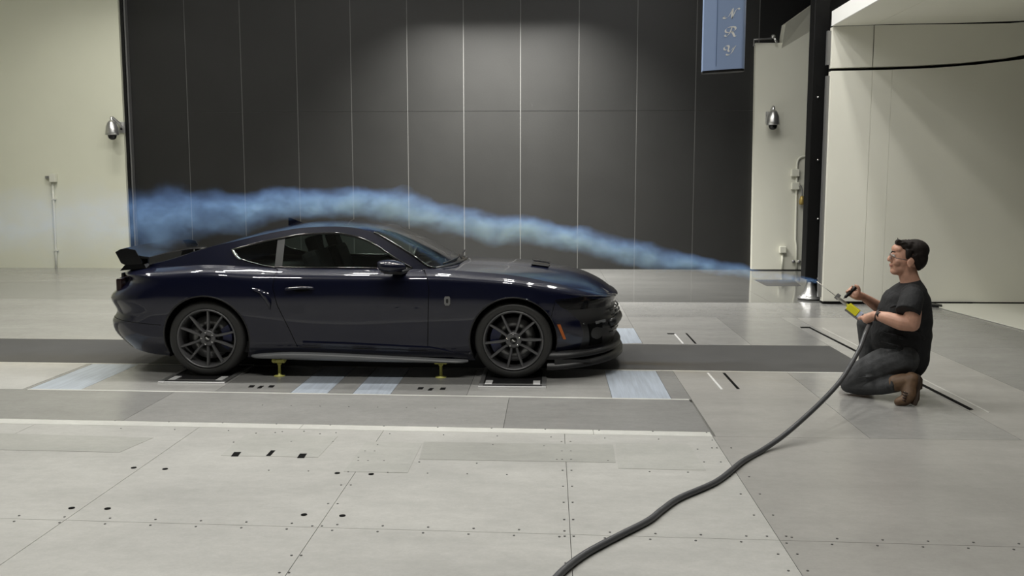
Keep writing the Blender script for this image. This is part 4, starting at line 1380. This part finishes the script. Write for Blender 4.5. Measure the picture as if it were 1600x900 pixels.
for s in (-1, 1):                                              # ears
    e = at(1423, 410, HY + s * .095)
    b.ball(e, (.030, .014, .040), 12, 10, Matrix.Rotation(.25, 3, 'Y'))
    b.ball(e + Vector((-.006, s * .006, -.028)), (.014, .010, .016), 8, 6)
limb(b, [at(1416, 418, HY), at(1421, 436, HY), at(1426, 452, HY)], [.072, .074, .088])
# trunk core (under the shirt)
b.ball(at(1420, 470, HY), (.14, .20, .15)); b.ball(at(1414, 520, HY), (.17, .17, .20)); b.ball(at(1418, 556, HY), (.14, .16, .12))
# left arm (near)
LS, LE, LWr = at(1424, 464, 7.22), at(1425, 506, 7.10), at(1367, 492, 7.26)
limb(b, [LS, at(1426, 486, 7.11), LE], [.070, .066, .060])
limb(b, [LE, at(1408, 504, 7.12), at(1386, 497, 7.18), LWr], [.058, .061, .050, .031])
grip(b, LH, wdir, Vector((.35, -.8, -.25)), .016, LWr)
# right arm (far)
RS, RE, RWr = at(1408, 462, 7.64), at(1392, 490, 7.72), at(1349, 464, 7.53)
limb(b, [RS, RE], [.075, .058])
limb(b, [RE, at(1372, 479, 7.66), RWr], [.055, .050, .031])
grip(b, RH, HT - HB, Vector((.85, .1, -.35)), .015, RWr)
# legs core
LHp, LK, LA = at(1412, 560, 7.30), at(1331, 597, 7.40), at(1404, 601, 7.16)
RHp, RK = at(1408, 560, 7.56), at(1354, 506, 7.66)
RAnk = Vector((at(1352, 590, 7.66).x, 7.66, .13))
limb(b, [LHp, LK], [.10, .06]); limb(b, [LK, LA], [.055, .045])
limb(b, [RHp, RK], [.10, .06]); limb(b, [RK, RAnk], [.055, .045])
body = organic(b, 'body', M['skin'], man, .0055, 3)

# ---- t-shirt
b = MB()
SEC = [(439, 1407, 1435, .085), (444, 1400, 1438.5, .125), (450, 1394, 1442, .17), (457, 1388.5, 1446, .205), (466, 1382, 1449, .215), (478, 1377, 1451.5, .21), (495, 1371, 1453.5, .205), (512, 1366, 1453.5, .20),
       (528, 1363, 1452.5, .20), (540, 1367, 1451, .20), (552, 1377, 1449, .20), (563, 1390, 1446, .20), (574, 1404, 1440, .19), (583, 1414, 1430, .16)]
ctr = catmull([((q[1] + q[2]) / 2, q[0], q[3]) for q in SEC], 4)
hwd = catmull([((q[2] - q[1]) / 2, 0, 0) for q in SEC], 4)
rows = []
for c_, h_ in zip(ctr, hwd):
    C0 = at(c_.x, c_.y, HY)
    rx = h_.x * HY / FPX * .97
    row = []
    for k in range(33):
        a = 2 * math.pi * k / 32
        ca, sa = math.cos(a), math.sin(a)
        e = .85
        wr = 1 + .012 * math.sin(5 * a + c_.y * .21) + .010 * math.sin(c_.y * .33 + 2 * a)
        row.append(C0 + Vector((rx * math.copysign(abs(ca) ** e, ca) * wr, c_.z * math.copysign(abs(sa) ** e, sa) * wr, .018 * ca * (1 if c_.y < 455 else 0))))
    rows.append(row)
b.grid(rows)
b.add(rows[0][:-1], [tuple(range(32))]); b.add(rows[-1][:-1], [tuple(range(32))])
b.tube(catmull([at(1425, 457, 7.30), at(1425, 464, 7.20), at(1422, 476, 7.13), at(1418, 489, 7.085)], 5), [.075] * 5 + [.090] * 5 + [.092] * 5 + [.094], 18)
b.ball(at(1425, 460, 7.27), .085)
b.tube(catmull([at(1410, 459, 7.58), at(1402, 474, 7.68), at(1389, 487, 7.71)], 5), [.088] * 5 + [.084] * 5 + [.080], 18)
b.ball(at(1410, 461, 7.58), .085)
for (p, q, r) in (((1390, 481), (1404, 477), .014), ((1388, 493), (1400, 499), .012), ((1380, 520), (1420, 532), .014), ((1376, 534), (1415, 548), .015), ((1410, 500), (1446, 530), .012)):
    b.tube([at(p[0], p[1], 7.225), at((p[0] + q[0]) / 2, (p[1] + q[1]) / 2 - 1, 7.205), at(q[0], q[1], 7.225)], [r * .6, r, r * .6], 8)
organic(b, 't_shirt', M['shirt'], man, .008, 5)

# ---- trousers
b = MB()
b.ball(at(1420, 560, HY), (.150, .19, .13), 18, 12); b.ball(at(1400, 555, HY), (.12, .17, .12), 18, 12)
limb(b, [at(1410, 560, 7.31), at(1375, 573, 7.34), at(1345, 586, 7.38), at(1328, 598, 7.40)], [.140, .138, .112, .078])
limb(b, [at(1326, 601, 7.40), at(1345, 603, 7.35), at(1375, 603, 7.26), at(1401, 600, 7.17)], [.066, .074, .072, .064])
limb(b, [at(1408, 556, 7.55), at(1380, 530, 7.60), at(1355, 507, 7.65)], [.130, .115, .080])
limb(b, [RK, (RK + RAnk) / 2 + Vector((.02, 0, 0)), RAnk], [.080, .075, .066])
for (p, q, Y, r) in (((1340, 590), (1400, 586), 7.245, .010), ((1384, 597), (1388, 611), 7.16, .011), ((1392, 594), (1396, 610), 7.13, .012)):
    b.tube([at(p[0], p[1], Y), at((p[0] + q[0]) / 2, (p[1] + q[1]) / 2, Y - .01), at(q[0], q[1], Y)], [r * .5, r, r * .5], 8)
def trou_cut(p): return p.z < .004
tr = organic(b, 'jeans', M['jeans'], man, .008, 4)
for v in tr.data.vertices:
    if v.co.z < .003: v.co.z = .003

# ---- boots
def boot(chain, rs, sole, name):
    b = MB()
    limb(b, chain, rs)
    return b
b = MB()
limb(b, [at(1400, 599, 7.17), at(1412, 597, 7.15), at(1424, 597, 7.13)], [.068, .068, .060])
limb(b, [at(1424, 594, 7.13), at(1421, 606, 7.11), at(1420, 618, 7.08), at(1413, 625, 7.065), at(1404, 628, 7.055)], [.064, .060, .056, .046, .034])
bo = organic(b, 'boot', M['boot'], man, .007, 3)
for v in bo.data.vertices:
    if v.co.z < .004: v.co.z = .004
sp_ = [at(1433.5, 584, 7.12), at(1438, 590, 7.12), at(1437.5, 606, 7.11), at(1434, 607, 7.105), at(1433, 622, 7.08), at(1428, 632, 7.06), at(1423, 631, 7.06), at(1428, 612, 7.10), at(1430, 596, 7.12)]
MB().prism([p + Vector((0, -.052, 0)) for p in sp_], (0, .104, 0)).build('sole', M['sole'], bo, bevel=.006)
lace = MB()
for k in range(4):
    y = 612 + k * 4.0
    lace.tube([at(1411 - k * 1.5, y, 7.08), at(1414 - k * 1.2, y + 1, 7.035 - k * .003), at(1418 - k, y + 3, 7.02)], .005, 6)
lace.build('laces', M['brownstrap'], bo)
b = MB()
limb(b, [RAnk + Vector((0, 0, .07)), RAnk + Vector((.01, 0, -.03)), RAnk + Vector((-.06, 0, -.075)), RAnk + Vector((-.17, 0, -.085))], [.070, .072, .056, .044])
b2o = organic(b, 'boot', M['boot'], man, .008, 3)
for v in b2o.data.vertices:
    if v.co.z < .004: v.co.z = .004

# ---- hair
b = MB()
b.ball(at(1429, 391, HY), (.112, .108, .090), 18, 12)
b.ball(at(1434, 402, HY), (.072, .106, .104), 18, 12)
b.ball(at(1431, 396, HY), (.075, .114, .075), 18, 12)
b.ball(at(1415, 384, HY), (.070, .090, .048), 16, 10)
b.tube([at(1405, 378.5, HY - .05), at(1403.5, 379, HY), at(1405, 378.5, HY + .05)], [.022, .028, .022], 10)
for s in (-1, 1):
    b.tube([at(1421, 390, HY + s * .088), at(1419, 399, HY + s * .090), at(1417.5, 405, HY + s * .086)], [.030, .022, .010], 10)
    b.tube([at(1428, 398, HY + s * .090), at(1434, 412, HY + s * .080), at(1436, 422, HY + s * .06)], [.03, .025, .016], 10)
random.seed(3)
for k in range(26):
    a = random.uniform(1407, 1440); d = random.uniform(-.07, .07)
    z0 = 383 - 6 * math.sin((a - 1400) / 44 * math.pi)
    p = at(a, z0 + abs(d) * 60, HY + d)
    b.tube([p, p + Vector((-.02, 0, .012)), p + Vector((-.045, 0, .008))], [.014, .011, .004], 6)
organic(b, 'hair', M['hair'], man, .006, 2)
tuft = MB().tube([at(1405, 377, HY), at(1403, 374, HY), at(1402.5, 371.5, HY)], [.006, .004, .002], 6)
tuft.build('hair_tuft', M['hair'], man)
# eyes, brows, mouth
for s in (-1, 1):
    ey = MB().ball(at(1396.5, 399.5, HY + s * .036), (.012, .012, .010), 12, 8).build('eye', M['eye'], man)
    MB().ball(at(1395.2, 399.7, HY + s * .037), (.006, .006, .006), 10, 8).build('iris', M['brownstrap'], ey)
    MB().tube([at(1392.8, 394.5, HY + s * .022), at(1394.5, 393, HY + s * .042), at(1399, 394, HY + s * .066)], [.005, .006, .004], 6).build('eyebrow', M['hair'], man)
MB().tube([at(1393.2, 415.2, HY - .026), at(1390.8, 415.2, HY), at(1393.2, 415.2, HY + .026)], [.004, .006, .004], 8).build('mouth', M['lips'], man)
# safety glasses
gl = MB()
fr = []
for s in (-1, 1):
    pts = [at(1389.5 + .12 * k, 395 + 0 * k, HY) for k in range(1)]
    rim_ = []
    for k in range(17):
        a = 2 * math.pi * k / 16
        yy = s * (.036 + .030 * math.cos(a)); 
        rim_.append(at(1390.2 + 1.5 * abs(yy) / .066 * 1.6, 399.8 - 4.6 * math.sin(a), HY + yy))
    gl.tube(rim_, .0022, 6)
    gl.tube([at(1392.8, 397.5, HY + s * .068), at(1400, 403, HY + s * .086), at(1417, 406.5, HY + s * .100)], .0026, 6)
    fr.append(rim_)
go = gl.build('safety_glasses', M['greymetal'], man)
for r_ in fr:
    MB().add(r_[:-1], [tuple(range(16))]).build('lens', M['clearlens'], go)
# watch
wdirn = (LE - LWr).normalized()
wc = LWr + wdirn * .022
MB().lathe([(.036, -.014), (.046, -.011), (.046, .011), (.036, .014)], wc, tuple(wdirn), 20, closed=True).build('wrist_watch', M['brownstrap'], man)
MB().lathe([(0, .0), (.021, 0), (.021, .012), (0, .012)], wc + Vector((-.005, -.043, .012)), (-.1, -1, .25), 16).build('watch_face', M['black'], man)
# white belt tag / lanyard seen at the waist
MB().prism([at(1341, 545, 7.50), at(1346, 537, 7.50), at(1348, 540, 7.50), at(1344, 547, 7.50)], (0, .01, 0)).build('pocket_tag', M['white'], man)

# ================================================================== SMOKE WAND, TRIGGER, HOSE
wand = thing('smoke_wand', WA, 'slim metal smoke wand with yellow label held in both hands', 'wand')
MB().tube([wp(1276), wp(1308)], .0035, 8).build('nozzle_tube', M['wandsteel'], wand)
MB().tube([wp(1306), wp(1310), wp(1327)], [.012, .014, .014], 12).build('barrel', M['wandsteel'], wand)
up_ = Vector((0, 0, 1)); sd = wdir.cross(Vector((0, 1, 0))).normalized()
Rw = Matrix((wdir, Vector((0, 1, 0)) - wdir * wdir.y, sd)).transposed()
rot_w = wdir.to_track_quat('X', 'Z').to_matrix()
MB().box(wp(1308.5) + sd * (-.006), (.030, .030, .045), rot=rot_w).build('valve_block', M['greymetal'], wand, bevel=.003)
MB().box(wp(1333.5), (.098, .040, .055), rot=rot_w).build('label_block', M['yellow'], wand, bevel=.004)
pm = wp(1333.5) + Vector((0, -.0215, 0))
for k in range(3):
    MB().box(pm + rot_w @ Vector((-.012 + .002 * k, 0, -.010 + .010 * k)), (.045 - .01 * k, .002, .0025), rot=rot_w).build('label_print', M['black'], wand)
MB().box(wp(1344) + Vector((0, 0, 0)), (.030, .036, .050), rot=rot_w).build('pale_label', M['bluelabel'], wand, bevel=.003)
MB().box(wp(1336) - rot_w @ Vector((0, 0, .036)), (.13, .030, .018), rot=rot_w).build('under_rail', M['greymetal'], wand, bevel=.003)
MB().tube([wp(1345), wp(1361)], .015, 12).build('rear_grip', M['satin'], wand)
tg = thing('trigger_handle', HB, 'black trigger handle squeezed in the raised hand above the wand', 'handle')
MB().tube(catmull([HB, HB * .7 + HT * .3, HB * .35 + HT * .65, HT], 5), [.004] + [.012] * 4 + [.016] * 8 + [.015] * 3, 12).build('handle', M['black'], tg)
MB().tube([HB + Vector((-.01, 0, -.006)), HB, HB + (HT - HB) * .15], [.003, .005, .008], 8).build('tip', M['brownstrap'], tg)

HR = .0172
hp_ = [wp(1360), at(1357.5, 509, 7.28), at(1352.5, 520, 7.10), at(1344, 543, 6.97), at(1331, 567, 6.80), at(1314, 594, 6.60), at(1292, 619, 6.40), at(1262, 648, 6.15), at(1225, 680, 5.93)]
gp_ = [(1190, 704), (1160, 721), (1120, 752), (1062, 778), (1034, 797), (1012, 814), (965, 838), (920, 862), (890, 883), (866, 906), (835, 945), (800, 1000)]
hp_ += [ground(a, c_, HR) for a, c_ in gp_]
hose = MB().tube(catmull(hp_, 10), HR, 14).build('smoke_hose', M['hose'])
tag(hose, 'long grey rubber hose trailing across the floor from the smoke wand', 'hose')
pipe_on_wall = None

# small black item on the floor by the nozzle foot
g0 = at(1452, 474, 13.0)
fc = thing('floor_wedge', (at(1463, 478, 12.9).x, 12.9, 0), 'small black wedge lying on the floor at the nozzle wall', 'wedge')
MB().prism([ground(1452, 479.5), ground(1472, 481.5), ground(1472, 480), ground(1454, 477)], (0, 0, .04)).build('wedge_body', M['black'], fc, bevel=.006)

# ================================================================== SMOKE
SP = [(1277, 440, 7.58, 3), (1220, 433, 7.9, 7), (1160, 425, 8.2, 10), (1100, 415, 8.5, 13), (1040, 405, 8.7, 16), (980, 396, 8.8, 18), (920, 380, 8.8, 19), (860, 366, 8.8, 20), (800, 360, 8.8, 20),
      (740, 354, 8.8, 22), (690, 342, 8.8, 24), (640, 329, 8.8, 23), (580, 320, 8.8, 20), (520, 315, 8.8, 20), (470, 316, 8.8, 24), (400, 328, 8.8, 27), (340, 332, 8.8, 31), (290, 335, 8.8, 37),
      (240, 345, 8.8, 44), (150, 350, 8.8, 50), (60, 351, 8.8, 54), (-80, 352, 8.8, 58)]
pts = [at(a, b_, Y) for a, b_, Y, r in SP]
rad = [r * Y / FPX for a, b_, Y, r in SP]
X0s, X1s = pts[-1].x, pts[0].x
dom = MB()
dp = catmull(pts, 4)
dr = []
for i in range(len(rad) - 1):
    for k in range(4): dr.append(rad[i] + (rad[i + 1] - rad[i]) * k / 4)
dr.append(rad[-1])
dom.tube(dp, [r * 1.75 for r in dr], 20)
sm = bpy.data.materials.new('blue_smoke'); sm.use_nodes = True
nt = sm.node_tree
for n_ in list(nt.nodes):
    if n_.type != 'OUTPUT_MATERIAL': nt.nodes.remove(n_)
out = [n_ for n_ in nt.nodes if n_.type == 'OUTPUT_MATERIAL'][0]
N, L = nt.nodes.new, nt.links.new
geo = N('ShaderNodeTexCoord')
def math_(op, a, b_=None, clamp=False):
    m_ = N('ShaderNodeMath'); m_.operation = op; m_.use_clamp = clamp
    for i, v in enumerate((a, b_)):
        if v is None: continue
        if isinstance(v, (int, float)): m_.inputs[i].default_value = v
        else: L(v, m_.inputs[i])
    return m_.outputs[0]
# gentle wobble of the sampling point
mp = N('ShaderNodeMapping'); mp.inputs['Scale'].default_value = (2.6, 3.2, 3.2); L(geo.outputs['Object'], mp.inputs[0])
nz1 = N('ShaderNodeTexNoise'); nz1.inputs['Scale'].default_value = 1.0; nz1.inputs['Detail'].default_value = 3; L(mp.outputs[0], nz1.inputs['Vector'])
sub = N('ShaderNodeVectorMath'); sub.operation = 'SUBTRACT'; L(nz1.outputs['Color'], sub.inputs[0]); sub.inputs[1].default_value = (.5, .5, .5)
sx0 = N('ShaderNodeSeparateXYZ'); L(geo.outputs['Object'], sx0.inputs[0])
uu0 = math_('DIVIDE', math_('SUBTRACT', sx0.outputs[0], X0s), X1s - X0s)
# width curve
def curve_node(vals, lo, hi):
    fc_ = N('ShaderNodeFloatCurve')
    c_ = fc_.mapping.curves[0]
    P_ = sorted(((p.x - X0s) / (X1s - X0s), (v - lo) / (hi - lo)) for p, v in zip(pts, vals))
    c_.points[0].location = P_[0]; c_.points[1].location = P_[-1]
    for q in P_[1:-1]: c_.points.new(*q)
    fc_.mapping.update()
    L(uu0, fc_.inputs['Value'])
    return math_('ADD', math_('MULTIPLY', fc_.outputs[0], hi - lo), lo)
zc_ = curve_node([p.z for p in pts], .5, 2.5)
yc_ = curve_node([p.y for p in pts], 7.0, 9.5)
rc_ = curve_node(rad, 0.0, .5)
dn = curve_node([30, 18, 14, 12, 11.5, 11, 10.5, 10.5, 10, 9.5, 9, 9, 9, 8, 6.4, 5.0, 4.0, 3.0, 2.0, 1.1, .8, .6], 0, 30)
wob = N('ShaderNodeVectorMath'); wob.operation = 'SCALE'; L(sub.outputs[0], wob.inputs[0]); L(math_('MULTIPLY', rc_, 2.0), wob.inputs['Scale'])
pos = N('ShaderNodeVectorMath'); pos.operation = 'ADD'; L(geo.outputs['Object'], pos.inputs[0]); L(wob.outputs[0], pos.inputs[1])
sx1 = N('ShaderNodeSeparateXYZ'); L(pos.outputs[0], sx1.inputs[0])
dy = math_('SUBTRACT', sx1.outputs[1], yc_); dz = math_('SUBTRACT', sx1.outputs[2], zc_)
dist = math_('SQRT', math_('ADD', math_('MULTIPLY', dy, dy), math_('MULTIPLY', dz, dz)))
fall = math_('SUBTRACT', 1.0, math_('DIVIDE', dist, math_('MULTIPLY', rc_, 1.25)), True)
fall = math_('POWER', fall, 1.1)
mp2 = N('ShaderNodeMapping'); mp2.inputs['Scale'].default_value = (5.0, 8, 9); L(pos.outputs[0], mp2.inputs[0])
nz2 = N('ShaderNodeTexNoise'); nz2.inputs['Scale'].default_value = 1.0; nz2.inputs['Detail'].default_value = 4; L(mp2.outputs[0], nz2.inputs['Vector'])
mr_ = N('ShaderNodeMapRange'); mr_.inputs['From Min'].default_value = .36; mr_.inputs['From Max'].default_value = .62; mr_.inputs['To Min'].default_value = .45; mr_.inputs['To Max'].default_value = 1.35
L(nz2.outputs['Fac'], mr_.inputs['Value'])
dens = math_('MULTIPLY', math_('MULTIPLY', fall, mr_.outputs[0]), dn)
vol = N('ShaderNodeVolumeScatter'); vol.inputs['Color'].default_value = (.21, .41, .91, 1); vol.inputs['Anisotropy'].default_value = 0.0
L(dens, vol.inputs['Density'])
L(vol.outputs[0], out.inputs['Volume'])
sm.volume_intersection_method = 'ACCURATE' if hasattr(sm, 'volume_intersection_method') else 'FAST'
try: sm.cycles.volume_step_rate = .06
except Exception: pass
S.cycles.volume_step_rate = 1.0
so = dom.build('smoke_plume', sm)
tag(so, 'thin stream of blue smoke flowing from the wand over the car', 'smoke', None, 'stuff')
